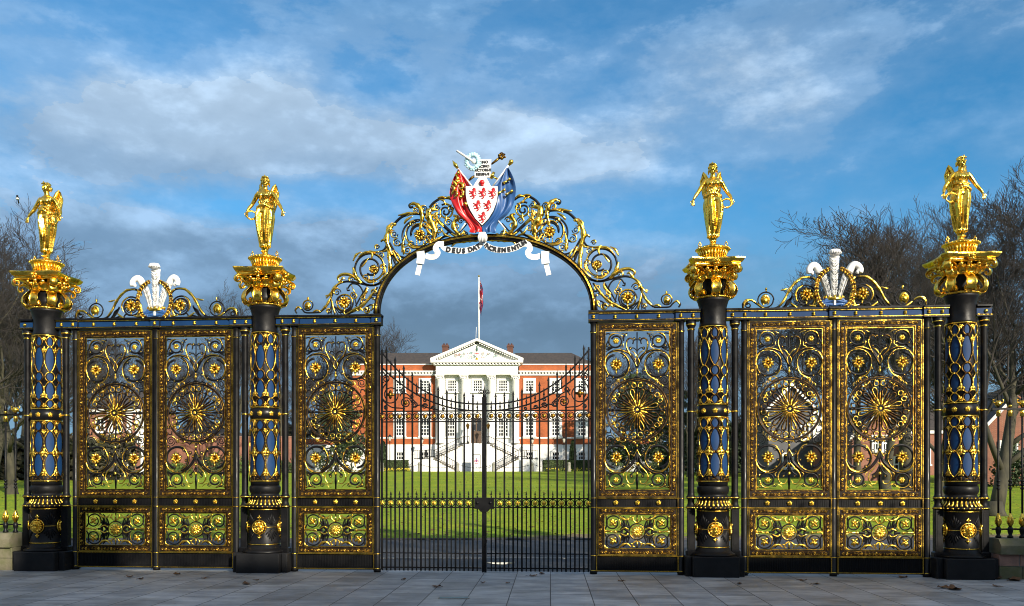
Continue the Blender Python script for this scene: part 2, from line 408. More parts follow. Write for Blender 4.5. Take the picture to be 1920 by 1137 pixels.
def lower_grille():
    m = MB(); h = MB(); cz = .7125
    def q(P): return [(x*S, cz-y*S) for x,y in P]
    def K(P,w=1.3): h.stk(cr(q(P),5), (w*S*1.3 if not hasattr(w,'__len__') else (w[0]*S*1.3,w[1]*S*1.3)), 1.4*S, 0, 0)
    def L(P,w=2.,lob=0): h.leaf(cr(q(P),6), w*S*.85, w*S*.8, 1, -.016, lob)
    for s in (-1,1):
        h.stk(spi(-45*S, cz+s*16*S, 15*S, 8*S, 0, s*1.15, 26), 1.4*S, 1.4*S, 0, 0)
        K([(-16,0),(-24,s*6),(-30,s*14)], (2.2,1.2)); K([(-30,s*2),(-24,s*12),(-26,s*22),(-34,s*31)], (2.6,1.2))
        K([(-14,s*8),(-18,s*20),(-26,s*29)], (1.6,.8)); K([(-60,s*4),(-56,s*14),(-58,s*31)], 1.1)
        for k in range(4): K([(-14-k*2,s*7),(-19-3*k,s*(12+k)),(-20-4*k,s*(19-k))], (1.3,.6))
        L([(-34,s*30),(-26,s*24),(-18,s*23),(-11,s*29)], 2.8, 3); L([(-8,s*30),(-10,s*22),(-15,s*24)], 1.4)
        L([(-31,s*3),(-26,s*6),(-20,s*7),(-17,s*3)], 1.9); L([(-62,s*20),(-60,s*28),(-54,s*31)], 1.4)
        L([(-33,s*24),(-31,s*12),(-37,s*5)], 1.4); L([(-60,s*10),(-61,s*3),(-56,s*2)], 1.4)
        L([(-1,s*17),(-6,s*20),(-8,s*26),(-4,s*29)], 1.8); K([(0,s*15),(0,s*24),(0,s*33)], 1.0)
        for P in ([(-45,s*16),(-52,s*12)],[(-45,s*16),(-39,s*10)],[(-45,s*16),(-51,s*23)],[(-45,s*16),(-38,s*22)],[(-45,s*16),(-46,s*26)]):
            L([P[0],((P[0][0]+P[1][0])/2,(P[0][1]+P[1][1])/2-s*.6),P[1]], 3.1)
        h.ell((-45*S,-.03,cz-s*16*S), 2.4*S, 1)
    L([(-62,0),(-54,-1),(-46,0),(-37,0)], 2.2, 4); h.ell((-41*S,-.016,cz), (3*S,2*S,3.4*S), 1); K([(-37,0),(-26,0)], 1.6)
    m.join(h); m.join(h, True)
    m.stk([(15*S*cos(2*PI*k/40), cz+15*S*sin(2*PI*k/40)) for k in range(40)], .010, .014, 0, 0, True)
    m.stk([(13.6*S*cos(2*PI*k/40), cz+13.6*S*sin(2*PI*k/40)) for k in range(40)], .004, .006, 1, -.012, True)
    for s in (-1,1):
        m.leaf(q([(0,s*17),(0,s*22),(0,s*29)]), 2.2*S, None, 1)
    return m
def rosette_mb(r, n=6, x=0, z=0, y=-.02, layers=1, dark=True):
    m = MB(); m.ros(x,y,z,r,n,1,.28,PI/2)
    if layers > 1: m.ros(x,y-.012,z,r*.6,n,1,.3,PI/2+PI/n, 0 if dark else None)
    return m
LM = [M_BLACK, M_GOLD, M_BRONZE, M_DIMG]
def split_z(m, zc):
    """upper and lower halves of a builder, by the centre of each face"""
    out = (MB(), MB())
    for f, mi, sm in zip(m.f, m.m, m.sm):
        q = out[0] if sum(m.v[i][2] for i in f)/len(f) > zc else out[1]
        if not hasattr(q, 'mp'): q.mp = {}
        ids = []
        for i in f:
            if i not in q.mp: q.mp[i] = len(q.v); q.v.append(m.v[i])
            ids.append(q.mp[i])
        q.f.append(tuple(ids)); q.m.append(mi); q.sm.append(sm)
    return out
def make_leaf(label):
    t = thing('gate_leaf', label, 'gate', (0,0,0), group='ornamental gate leaves')
    fr = MB(); hw = .672
    for a in (-hw, hw): fr.box(a-.016,a+.016,-.034,.034,.03,4.205)
    for z0,z1 in ((4.187,4.205),(1.262,1.285),(1.105,1.130),(.300,.322),(.045,.072)): fr.box(-hw+.016,hw-.016,-.036,.036,z0,z1)
    for z in (1.273,1.117,.311,.058): fr.box(-hw-.01,hw+.01,-.044,-.0365,z-.006,z+.006,1)
    for a in (-hw,hw):
        fr.box(a-.006,a+.006,-.042,-.035,.066,.303,1); fr.box(a-.005,a+.005,-.041,-.0342,.33,4.185,1)
    fr.obj('frame', LM, t)
    kb = MB(); kb.box(-.656,.656,-.012,.014,.072,.300)
    for i in range(44): x = -.60+1.2*i/43; kb.box(x-.007,x+.007,-.019,-.0122,.092,.280)
    kb.obj('kick_plate', LM, t)
    lb = MB(); lb.box(-.656,.656,-.012,.014,1.130,1.262)
    for i in range(44): x = -.60+1.2*i/43; lb.box(x-.007,x+.007,-.019,-.0122,1.142,1.250)
    lo = lb.obj('lock_rail', LM, t)
    for x in (-.355,.005,.355):
        s = MB(); s.ros(0,0,0,.048,5,1,.28,PI/2); s.ell((0,-.018,0),(.018,.014,.018),1); s.obj('gilt_stud', LM, lo, (x,-.032,1.196))
    border(.656, 1.285, 4.187, .105, 3).obj('gilt_border', LM, t)
    border(.656, .322, 1.105, .090, 5).obj('gilt_border', LM, t)
    gu, gd = split_z(upper_grille(), 4.04-146*S)
    gu = gu.obj('upper_scrollwork', LM, t); gd = gd.obj('lower_scrollwork', LM, t)
    for x,y,r in ((-39,61,14),(39,61,14),(-39,235,14),(39,235,14)):
        s = MB(); floret(s,0,0,r*S,0); s.obj('floret', LM, gu if y < 146 else gd, (x*S,-.03,4.04-y*S))
    for x,y in ((-39.5,16),(39.5,16),(-39,277),(39,277)):
        s = MB(); s.ros(0,0,0,6.2*S,6,1,.25); s.obj('rosette', LM, gu if y < 146 else gd, (x*S,-.02,4.04-y*S))
    w = wheel().obj('wheel_medallion', LM, t); hub().obj('hub_rosette', LM, w)
    lg = lower_grille().obj('lower_grille', LM, t)
    s = MB(); s.ros(0,0,0,12.5*S,10,1,.28); s.ros(0,-.012,0,7.5*S,8,1,.3,.2,0); s.obj('rosette', LM, lg, (0,-.02,.7125))
    return t
def post_mb():
    m = MB()
    m.lathe([(.062,0),(.062,.05),(.050,.06),(.050,4.03),(.060,4.06),(.050,4.08),(.050,4.18),(.062,4.2),(.062,4.215)], 16)
    for z in (1.273,1.117,.311,.062,4.04): m.lathe([(.0505,-.006),(.057,-.004),(.057,.004),(.0505,.006)], 16, (0,0,z), 1)
    return m
leaf0 = make_leaf('ornamental leaf just right of the second pillar with the hall and dark trees behind')
leaf0.location = (-2.565,0,0)
LEAF = [leaf0]
for u, lab in ((2.565,'ornamental leaf right of the arch opening and left of the third pillar'),
               (-5.045,'ornamental leaf just left of the second pillar under the left feather crest'),
               (-6.50,'leftmost ornamental leaf beside the first pillar with a white columned house behind'),
               (5.045,'ornamental leaf just right of the third pillar with a grey house behind'),
               (6.49,'rightmost ornamental leaf beside the fourth pillar with a brick gable behind')):
    LEAF.append(dup(leaf0, (u,0,0), label=lab))
pm = post_mb()
p0 = None
for i, us in enumerate(((-.725,.725),(-.725,.725),(-.71,.725),(-.735,),(-.725,.71),(.745,))):
    for du in us:
        if p0 is None: p0 = pm.obj('post', LM, LEAF[i], (du,0,0))
        else:
            o = p0.copy(); col.objects.link(o); o.parent = LEAF[i]; o.location = (du,0,0)
# ================================================================== CARRIAGE GATES
def carriage(sg, label):
    """sg = -1 left leaf, +1 right leaf; hinge post at sg*1.79, meeting stile at 0"""
    t = thing('carriage_gate', label, 'gate', (sg*1.785,0,0), group='plain black carriage gates')
    ox = -sg*1.785                                # local x = world x + ox
    X = lambda u: u*sg+ox                         # u measured from the centre, outwards
    def ctop(u): return 2.86+.93*(max(u,0)/1.79)**2.5
    def clow(u): return 2.745+.78*(max(u,0)/1.79)**2.3
    fr = MB()
    def hb(z,r=.012,u0=.045,u1=1.775):
        a,b = sorted((X(u0),X(u1))); fr.box(a,b,-r,r,z-r,z+r)
    for z,r in ((2.745,.011),(2.565,.011),(1.262,.010),(1.108,.010),(.33,.009),(.085,.012)): hb(z,r)
    a,b = sorted((X(.012),X(.038))); fr.box(a,b,-.022,.022,.01,2.98)
    a,b = sorted((X(1.745),X(1.775))); fr.box(a,b,-.02,.02,.05,3.80)
    fr.obj('frame', LM, t)
    cv = MB()
    us = [1.775*k/24 for k in range(25)]
    cv.stk([(X(u),ctop(u)) for u in us], .013, .012, 0); cv.stk([(X(u),clow(u)) for u in us], .013, .012, 0)
    cv.obj('swept_rail', LM, t)
    def bar(u, z0, zt, r, name, ball=None):
        m = MB(); x = X(u)
        m.box(x-r,x+r,-r,r,z0,zt-.09)
        m.add([(x-r*1.5,-r*1.5,zt-.085),(x+r*1.5,-r*1.5,zt-.085),(x+r*1.5,r*1.5,zt-.085),(x-r*1.5,r*1.5,zt-.085),(x,0,zt)],
              [(0,1,4),(1,2,4),(2,3,4),(3,0,4),(3,2,1,0)],0,False)
        if ball: m.ell((x,0,ball),(.018,.018,.022),0,6,4)
        return m.obj(name, LM, t)
    st = .1485
    for k in range(12):
        ub = .045+st*(k+1)
        if k < 11: bar(ub, .03, ctop(ub)+.20, .0140, 'bar')
        uc = .045+st*(k+.5)
        bar(uc, clow(uc)-.02, ctop(uc)+.07, .0105, 'short_spear', (ctop(uc)+clow(uc))/2+.0)
        bar(uc, .03, 1.40, .0105, 'dog_bar')
        for z in (2.655,1.185):
            if k == 0 and z < 2: continue
            m = MB(); x = X(uc); rr = .062
            m.stk([(rr*cos(2*PI*i/20), rr*sin(2*PI*i/20)) for i in range(20)], .0075, .009, 0, 0, True, 4)
            gi = 1 if z < 2 else 3; m.ros(0,-.012,0,.046,5,gi,.45,PI/2+(0 if z<2 else PI/5)); m.ell((0,-.012,0),(.032,.026,.032),gi,8,5)  # upper row takes the dark gilding: its shade is put into the colour
            m.obj('rosette', LM, t, (x,0,z))
    # scroll corner below the sweep
    sc = MB()
    def q(P): return [(X(u),z) for u,z in P]
    def K(P,w=.011): sc.stk(cr(q(P),6), w, .009, 0)
    def SP(u,z,r0,r1,a,tn,w=.0105):
        P = spi(u,z,r0,r1,a,tn,int(12+16*abs(tn))); sc.stk(q(P), w, .009, 0)
    SP(1.61,3.03,.155,.10,0,-1.1); SP(1.345,2.89,.095,.05,180,-1.2); SP(1.19,2.85,.055,.015,0,1.6); SP(1.02,2.83,.05,.015,180,-1.6)
    SP(.87,2.80,.035,.012,0,1.5); SP(1.69,3.30,.075,.02,-60,1.7); SP(1.40,3.10,.05,.015,0,-1.5); SP(1.02,2.93,.03,.01,90,1.5); SP(.70,2.78,.025,.01,180,-1.4)
    SP(1.69,2.81,.035,.012,90,-1.5); SP(1.25,2.99,.035,.012,60,1.5)
    K([(1.76,3.45),(1.66,3.28),(1.74,3.15),(1.765,3.03)]); K([(1.74,2.93),(1.60,2.82),(1.45,2.80),(1.36,2.79)]); K([(1.45,3.0),(1.40,3.06),(1.30,3.02),(1.18,2.90)]); K([(1.24,2.80),(1.10,2.85),(.96,2.80),(.8,2.77)])
    so = sc.obj('corner_scroll', LM, t)
    for u,z,r in ((1.61,3.03,.078),(1.345,2.89,.048)):
        m = MB()
        for k in range(4):
            a = PI/2*k; m.ell((.45*r*cos(a),0,.45*r*sin(a)),(.55*r,.02,.36*r),3,6,4,Matrix.Rotation(-a,3,'Y'))
        m.ell((0,-.018,0),(.4*r,.02,.4*r),3); m.obj('gilt_boss', LM, so, (X(u),-.012,z))
    return t
cgl = carriage(-1, 'left plain black carriage gate with gold rosettes under the arch')
cgr = carriage(1, 'right plain black carriage gate with the lock case and spiked centre stile')
m = MB(); m.box(-.165,.165,-.05,.035,1.085,1.275); m.prism([(-.10,1.085),(.10,1.085),(.055,1.035),(-.055,1.035)],-.04,.03)
for x in (-.11,.11): m.ell((x,-.055,1.19),(.028,.02,.028),0)
m.obj('lock_case', LM, cgr, (-1.785,0,0)); m = MB()
m.tube([(.0,-.045,.42),(.03,-.065,.48),(.05,-.06,.55),(.02,-.045,.6)], .008, 6)
m.box(-.028,.028,-.045,.03,.35,.62)
m.obj('latch_plate', LM, cgr, (-1.785,0,0))
m = MB(); m.box(-.012,.012,-.025,.025,.02,3.0); m.lathe([(.028,2.98),(.03,3.02),(.016,3.04),(.022,3.08),(.012,3.12),(.0,3.24)],10)
for s in (-1,1): m.stk(spi(s*.055,3.07,.045,.012,180 if s<0 else 0,-1.5*s,22), .007,.008,0)
m.obj('meeting_stile', LM, cgr, (-1.785,0,0))
# ================================================================== PILLARS
def radial_strip(m, phi, P, w, th, mi=1, rib=0.):
    """a leaf or scroll following (radius, z) points in the vertical plane at angle phi"""
    n = len(P); vs = []; fs = []; K = 5
    er = (cos(phi), sin(phi)); et = (-sin(phi), cos(phi))
    for i in range(n):
        a, b = P[max(i-1,0)], P[min(i+1,n-1)]
        tr, tz = b[0]-a[0], b[1]-a[1]; L = math.hypot(tr,tz) or 1
        nr, nz = tz/L, -tr/L; t = i/(n-1); ww = w(t) if callable(w) else w
        for side in (0,1):
            for k in range(K):
                s = -1+2*k/(K-1)
                off = (th*.5 if side == 0 else -th*.5)*(1-abs(s)**3*.8) - rib*s*s + (rib*.35*cos(3*PI*s) if rib and side==0 else 0)
                r = P[i][0]+nr*off; z = P[i][1]+nz*off
                vs.append((er[0]*r+et[0]*ww*s, er[1]*r+et[1]*ww*s, z))
    W = 2*K
    for i in range(n-1):
        for k in range(W):
            k2 = (k+1) if k < K-1 else (W-1 if k == K-1 else (k-1 if k > K else 0))
        ring = list(range(K))+list(range(W-1,K-1,-1))
        for q in range(W):
            a, b = ring[q], ring[(q+1)%W]
            fs.append((i*W+a, i*W+b, (i+1)*W+b, (i+1)*W+a))
    ring = list(range(K))+list(range(W-1,K-1,-1))
    fs.append(tuple(reversed(ring))); fs.append(tuple((n-1)*W+a for a in ring))
    m.add(vs, fs, mi)
def shaft_r(z): return .257-(z-1.5)/(4.1-1.5)*.031
def cyl(th, z, dr=0.): r = shaft_r(z)+dr; return (r*cos(th), r*sin(th), z)
def lattice():
    """gilt tracery of pointed ovals round the shaft, gilt leaves between them"""
    m = MB(); N = 8; D = 2*PI/N
    def oval(k, z0, z1, wf, pw, ph=0):
        for s in (-1,1):
            P = []
            for i in range(13):
                t = i/12; a = (k+ph)*D-PI/2 + s*wf*D*(sin(PI*t)**pw)
                P.append(cyl(a, z0+(z1-z0)*t, .004))
            m.tube(P, .0082, 5, 1 if z0 > 1 and k%2 else 3)
    def lf(a, z, h, up=1):
        h *= .70; e = Matrix.Rotation(a+PI/2, 3, 'Z')
        c = cyl(a, z, .004)
        for dx,dz,rx,rz,rot in ((0,.42,.20,.5,0),(-.30,.12,.18,.36,.8),(.30,.12,.18,.36,-.8),(-.22,-.25,.15,.26,1.1),(.22,-.25,.15,.26,-1.1)):
            q = e @ Vector((dx*h,0,0)); M = e @ Matrix.Rotation(rot*up,3,'Y')
            m.ell((c[0]+q.x, c[1]+q.y, c[2]+dz*h*up), (rx*h,.010,rz*h), 1, 6, 4, M)
        m.ell(c, (.12*h,.12*h,.5*h), 1, 6, 4)
    segs = [(2.82,3.02,.36,.8,'s'),(2.98,3.46,.50,.75,'l'),(3.44,3.62,.42,.55,'c'),(3.60,3.94,.48,.7,'l'),(3.92,4.08,.36,.8,'s')]
    segs = [(4.08-(z1-2.82), 4.08-(z0-2.82), w, p, c) for z0,z1,w,p,c in segs]
    low = [(2.42,2.60,.40,.7,'s'),(2.02,2.44,.5,.75,'l'),(1.62,2.06,.5,.75,'l')]
    for k in range(N):
        for z0,z1,w,p,c in segs+low: oval(k, z0, z1, w, p)
        a = (k+.5)*D-PI/2
        for z,h,u in ((4.04,.09,-1),(3.83,.12,1),(3.04,.15,1),(2.86,.09,1),(2.57,.08,-1),(2.42,.11,-1),(2.03,.17,1),(1.68,.14,1)): lf(a,z,h,u)
        for z in (3.72,3.2,2.23,1.84):
            m.ell(cyl(a,z,.006), (.02,.02,.012), 1, 5, 3)
            P = [cyl(a-.07+.14*i/3, z, .008) for i in range(4)]; m.tube(P,.005,4,1)
        m.tube([cyl(a,1.56,.006),cyl(a,1.63,.006)],.008,5,3)
        P = [cyl((k*D-PI/2)+.19*cos(PI*i/8)*1.2, 1.562+.045*sin(PI*i/8), .006) for i in range(9)]; m.tube(P,.006,5,3)
    for z in (4.095,2.815,2.605,1.555):
        m.lathe([(shaft_r(z)+.002,-.010),(shaft_r(z)+.012,-.006),(shaft_r(z)+.012,.006),(shaft_r(z)+.002,.010)], 40, (0,0,z), 1)
    # blue enamel panels inside the ovals
    b = MB()
    for k in range(N):
        for z0,z1,w,p,c in segs+low:
            vs = []; fs = []; n = 10; K = 6
            q0, q1 = z0+.012, z1-.012
            for i in range(n+1):
                t = i/n
                for j in range(K+1):
                    a = k*D-PI/2+(w-.15)*D*(-1+2*j/K)*(max(sin(PI*t),0)**.75)
                    r = shaft_r(q0)-.035; z = q0+(q1-q0)*t
                    r = shaft_r(z)-.0065
                    vs.append((r*cos(a), r*sin(a), z))
            for i in range(n):
                for j in range(K):
                    o = i*(K+1)+j; fs.append((o,o+1,o+K+2,o+K+1))
            b.add(vs, fs, 0)
    return m, b
def lion_head():
    m = MB()
    m.stk([(.098*cos(2*PI*k/32),.098*sin(2*PI*k/32)) for k in range(32)], .008,.012,1,0,True)
    m.ell((0,.004,-.005),(.070,.05,.074),1,12,8)
    for k in range(13):
        a = PI*.5+2*PI*k/13; m.ell((.062*cos(a),-.012,.066*sin(a)),(.025,.028,.018),1,6,4,Matrix.Rotation(-a,3,'Y'))
    m.ell((0,-.045,.018),(.036,.03,.034),1,8,6); m.ell((0,-.062,-.022),(.030,.028,.024),1,8,5); m.ell((0,-.088,-.012),(.014,.010,.010),1)
    m.ell((0,-.058,-.048),(.02,.02,.012),1)
    for s in (-1,1):
        m.ell((s*.018,-.072,.018),(.009,.008,.007),0,6,4); m.ell((s*.02,-.070,.030),(.014,.01,.006),1); m.ell((s*.048,-.03,.055),(.018,.016,.02),1); m.ell((s*.014,-.082,-.026),(.012,.01,.010),1)
    m.v = [(x*1.2,y*1.1,z*1.2) for x,y,z in m.v]
    return m
def fleur(m, z, s):
    m.ell((0,-.01,z+s*.025),(.012,.012,.03),1,6,4)
    for q in (-1,1): m.ell((q*.022,-.01,z+s*.012),(.022,.01,.011),1,6,4,Matrix.Rotation(q*s*.7,3,'Y'))
    m.ell((0,-.01,z-s*.012),(.022,.01,.008),1,6,4)
def make_pillar(label):
    t = thing('iron_pillar', label, 'pillar', (0,0,0), group='iron gate pillars')
    p = MB(); p.bbox(-.37,.37,-.37,.37,0,.33,.012); p.bbox(-.475,-.372,-.25,.25,0,.33,.012); p.bbox(.372,.475,-.25,.25,0,.33,.012)
    p.obj('plinth', M_PLINTH, t)
    b = MB()
    b.lathe([(.36,.332),(.365,.345),(.36,.365),(.32,.385),(.285,.42),(.275,.45),(.262,.46),(.262,1.09),(.275,1.10)], 48)
    for z in (.475,1.07): b.lathe([(.263,-.008),(.274,-.005),(.274,.005),(.263,.008)],48,(0,0,z),1)
    b.lathe([(.263,-.004),(.271,-.003),(.271,.003),(.263,.004)],48,(0,0,.77),1)
    # black palmette fans in relief on the drum
    for k in range(4):
        a = -PI/2+PI/4+k*PI/2
        for up in (1,-1):
            for j in range(-3,4):
                aa = a+j*.13; z0 = .77+up*.03; z1 = .77+up*(.24-.035*abs(j))
                P = [(.262*cos(a+(aa-a)*q**.7), .262*sin(a+(aa-a)*q**.7), z0+(z1-z0)*q) for q in (0,.35,.7,1)]
                b.tube(P, [.004,.010,.015,.008], 5, 0)
    b.obj('drum', LM, t)
    lh = lion_head()
    for k in range(4):
        a = k*PI/2
        o = lh.obj('lion_mask', LM, t) if k == 0 else None
        if k == 0: l0 = o
        else: o = l0.copy(); col.objects.link(o); o.parent = t
        o.location = (.268*sin(a), -.268*cos(a), .77); o.rotation_euler.z = a
        f = MB(); fleur(f,.925,1); fleur(f,.615,-1)
        f2 = f.obj('fleur_de_lis', LM, t, (.262*sin(a),-.262*cos(a),0), a)
    g = MB()
    g.lathe([(.275,1.10),(.325,1.105),(.335,1.12),(.325,1.135),(.30,1.145),(.262,1.19),(.245,1.25),(.262,1.262),(.292,1.272),(.298,1.285),(.288,1.30),(.24,1.31),(.235,1.34),(.25,1.36),(.262,1.40),(.262,1.45),(.25,1.475),(.235,1.48)], 48)
    for k in range(26):
        a = 2*PI*k/26; g.ell((.30*cos(a),.30*sin(a),1.288),(.016,.016,.012),1,6,4)
        g.ell((.337*cos(a+.1),.337*sin(a+.1),1.122),(.018,.018,.013),1,6,4)
        P = [(.318,1.150),(.275,1.19),(.258,1.225),(.252,1.255)]
        radial_strip(g, a, P, lambda t_: .017*(1-.3*t_), .016, 1)
    g.obj('base_moulding', LM, t)
    c = MB(); c.lathe([(.240,1.48),(shaft_r(1.5)-.012,1.55),(shaft_r(2.6)-.012,2.60)],48); c.lathe([(shaft_r(2.8)-.012,2.80),(shaft_r(4.1)-.014,4.10)],48)
    c.lathe([(.21,4.09),(.228,4.10),(.222,4.14),(.212,4.2),(.210,4.3),(.222,4.42),(.25,4.52),(.268,4.555)],48)
    c.lathe([(.2,4.5),(.2,5.0)],24)
    sh = c.obj('shaft', LM, t)
    lt, bl = lattice(); lo = lt.obj('gilt_lattice', LM, t); bl.obj('blue_panels', M_BLUE, lo)
    band = MB(); band.lathe([(.232,2.62),(.25,2.63),(.25,2.79),(.232,2.80)],48)
    bo = band.obj('collar_band', LM, t)
    s = MB(); s.ros(0,0,0,.05,5,1,.3,PI/2); s.ell((0,-.015,0),(.02,.016,.02),1); s0 = None
    for k in range(8):
        a = k*PI/4
        o = s.obj('gilt_stud', LM, bo) if s0 is None else s0.copy()
        if s0 is None: s0 = o
        else: col.objects.link(o); o.parent = bo
        o.location = (.252*sin(a),-.252*cos(a),2.71); o.rotation_euler.z = a
    # capital
    cp = MB()
    cp.lathe([(.268,4.555),(.285,4.565),(.285,4.585),(.27,4.595)],48,(0,0,0),1)
    for k in range(40): a = 2*PI*k/40; cp.ell((.284*cos(a),.284*sin(a),4.575),(.014,.014,.013),1,5,3)
    cp.lathe([(.215,4.60),(.205,4.70),(.21,4.82),(.225,4.90),(.235,5.0),(.27,5.05)],32,(0,0,0),0)
    cp.lathe([(.236,4.872),(.262,4.88),(.262,4.90),(.238,4.91)],32,(0,0,0),1)
    bell = cp.obj('capital_bell', LM, t)
    lf = MB()
    P = cr([(.225,4.86),(.255,4.855),(.31,4.81),(.355,4.75),(.365,4.69),(.345,4.635),(.31,4.61),(.28,4.625),(.275,4.66),(.29,4.675)],4)
    radial_strip(lf, 0, P, lambda q: .066*(1-.45*q)+.026*sin(PI*q)+.006*cos(q*30), .018, 1, .022)
    l0 = None
    for k in range(8):
        o = lf.obj('drooping_leaf', LM, t) if l0 is None else l0.copy()
        if l0 is None: l0 = o
        else: col.objects.link(o); o.parent = t
        o.rotation_euler.z = k*PI/4+PI/8*0
    up = MB()
    P = cr([(.245,4.86),(.262,4.93),(.30,4.985),(.335,4.99),(.345,4.965)],4)
    radial_strip(up, 0, P, lambda q: .055*(1-.5*q)+.008, .016, 1, .012)
    u0 = None
    for k in range(8):
        o = up.obj('upright_leaf', LM, t) if u0 is None else u0.copy()
        if u0 is None: u0 = o
        else: col.objects.link(o); o.parent = t
        o.rotation_euler.z = PI/8+k*PI/4
    vo = MB()
    def vol(m, ph, sc, w, th):
        base = cr([(.25,4.88),(.285,4.98),(.36,5.035),(.455,5.05)],4)
        c0 = (.465,4.985); sp = [(c0[0]+r_*cos(a), c0[1]+r_*sin(a)) for r_,a in [((.066-.05*i/18), PI/2-2*PI*1.4*i/18) for i in range(19)]]
        P = [((r-.25)*sc+.25, z) for r,z in base+sp]
        radial_strip(m, ph, P, lambda q: w*(1.1-.45*q), th, 1)
        lowb = cr([(.255,4.86),(.29,4.93),(.36,4.955),(.42,4.925),(.435,4.87),(.405,4.835),(.375,4.855),(.385,4.885)],4)
        radial_strip(m, ph, [((r-.25)*sc+.25, z) for r,z in lowb], lambda q: w*(1.0-.35*q)+.006*cos(q*26), th, 1, .008)
    vol(vo, 0, 1.06, .068, .028); v0 = None
    for k in range(4):
        o = vo.obj('corner_volute', LM, t) if v0 is None else v0.copy()
        if v0 is None: v0 = o
        else: col.objects.link(o); o.parent = t
        o.rotation_euler.z = PI/4+k*PI/2
    he = MB()
    he.tube([(.235,0,4.86),(.265,0,4.92),(.285,0,4.965),(.29,0,5.0)], [.03,.045,.055,.03], 8, 1)
    he.ell((.315,0,5.025),(.045,.04,.05),1,8,6); he.ell((.36,0,5.02),(.012,.012,.018),1)
    for s_ in (-1,1):
        he.ell((.335,s_*.028,4.965),(.028,.026,.028),1,7,5)
        he.tube([(.30,s_*.06,4.985),(.31,s_*.12,4.97),(.32,s_*.155,5.01),(.325,s_*.13,5.04)],[.03,.026,.022,.015],6,1)
        he.ell((.33,s_*.135,5.005),(.03,.035,.035),1,7,5)
    h0 = None
    for k in range(4):
        o = he.obj('mask_figure', LM, t) if h0 is None else h0.copy()
        if h0 is None: h0 = o
        else: col.objects.link(o); o.parent = t
        o.rotation_euler.z = k*PI/2
    ab = MB()
    def outline(half, cv, n=8):
        P = []
        for k in range(4):
            a0 = PI/4+k*PI/2
            c0 = Vector((cos(a0),sin(a0)))*half*1.414; c1 = Vector((cos(a0+PI/2),sin(a0+PI/2)))*half*1.414
            mid = Vector((cos(a0+PI/4),sin(a0+PI/4)))
            for i in range(n):
                q = (i/n)*.86+.07; p_ = c0.lerp(c1,q)-mid*cv*sin(PI*min(1,max(0,(q-.07)/.86)))
                P.append((p_.x,p_.y))
        return P
    lev = [(.385,5.04),(.40,5.05),(.385,5.075),(.385,5.09),(.42,5.10),(.445,5.135),(.455,5.15),(.455,5.17),(.43,5.178)]
    vs = []; fs = []; n = 32
    for hf,z in lev:
        vs += [(x,y,z) for x,y in outline(hf,.055)]
    for i in range(len(lev)-1):
        for k in range(n): fs.append((i*n+k, i*n+(k+1)%n, (i+1)*n+(k+1)%n, (i+1)*n+k))
    fs.append(tuple(range(n-1,-1,-1))); fs.append(tuple((len(lev)-1)*n+k for k in range(n)))
    ab.add(vs, fs, 1, False)
    ao = ab.obj('abacus', LM, t)
    fl = MB(); fl.ros(0,0,0,.075,6,1,.4); fl.ell((0,-.035,.0),.03,1); f0 = None
    for k in range(4):
        o = fl.obj('abacus_flower', LM, ao) if f0 is None else f0.copy()
        if f0 is None: f0 = o
        else: col.objects.link(o); o.parent = ao
        a = k*PI/2; o.location = (.375*sin(a),-.375*cos(a),5.115); o.rotation_euler.z = a
    pd = MB()
    pd.lathe([(.23,5.178),(.235,5.20),(.20,5.215),(.195,5.24),(.205,5.30),(.235,5.35),(.268,5.365),(.275,5.385),(.262,5.402),(.215,5.41),(.19,5.432),(.165,5.44)],40,(0,0,0),1)
    for k in range(28):
        a = 2*PI*k/28
        radial_strip(pd, a, [(.206,5.23),(.212,5.29),(.238,5.345)], .013, .022, 1); pd.ell((.272*cos(a),.272*sin(a),5.388),(.018,.018,.014),1,6,4)
    for s_ in (-1,1):
        pd.tube([(s_*.215+.02*cos(2*PI*k/14), -.02, 5.475+.028*sin(2*PI*k/14)) for k in range(14)], .008, 5, 1, True)
        pd.tube([(s_*.215+.03*cos(PI*k/6), .0, 5.43+.02*sin(PI*k/6)) for k in range(7)], .008, 5, 1)
        pd.ell((s_*.215,-.02,5.515),(.012,.01,.016),1)
    pd.obj('statue_pedestal', LM, t)
    # colonettes
    cl = MB()
    cl.bbox(-.062,.062,-.062,.062,.42,1.10,.008); cl.bbox(-.085,.085,-.085,.085,.332,.42,.02)
    cl.box(-.035,.035,-.066,-.0622,.50,1.04)
    cl.lathe([(.075,1.10),(.088,1.11),(.088,1.13),(.07,1.14),(.056,1.19),(.056,1.25),(.072,1.265),(.08,1.28),(.08,1.30),(.06,1.32),(.055,1.36),(.052,4.02),(.058,4.06),(.054,4.09),(.07,4.12),(.08,4.14),(.085,4.16),(.085,4.215)],20)
    for z,r in ((1.12,.089),(1.285,.081),(2.71,.058),(4.07,.06),(4.15,.083)): cl.lathe([(r-.006,-.012),(r+.004,-.009),(r+.004,.009),(r-.006,.012)],20,(0,0,z),1)
    k0 = cl.obj('colonette', LM, t, (-.357,0,0)); k1 = k0.copy(); col.objects.link(k1); k1.parent = t; k1.location = (.357,0,0)
    br = MB()
    for s_ in (-1,1): br.tube([(s_*.24,0,2.71),(s_*.31,0,2.71)], .016, 8, 1)
    br.obj('tie_bar', LM, t)
    return t
pil0 = make_pillar('far left iron pillar with bright blue panels, nearest the left railing')
pil0.location = (-7.767,0,0)
PIL = [pil0, dup(pil0, (-3.81,0,0), label='second iron pillar from the left, between the left gates and the arch'),
       dup(pil0, (3.81,0,0), label='third iron pillar, just right of the arch with a tree trunk behind'),
       dup(pil0, (7.767,0,0), label='far right iron pillar beside the brick house and leaning tree')]
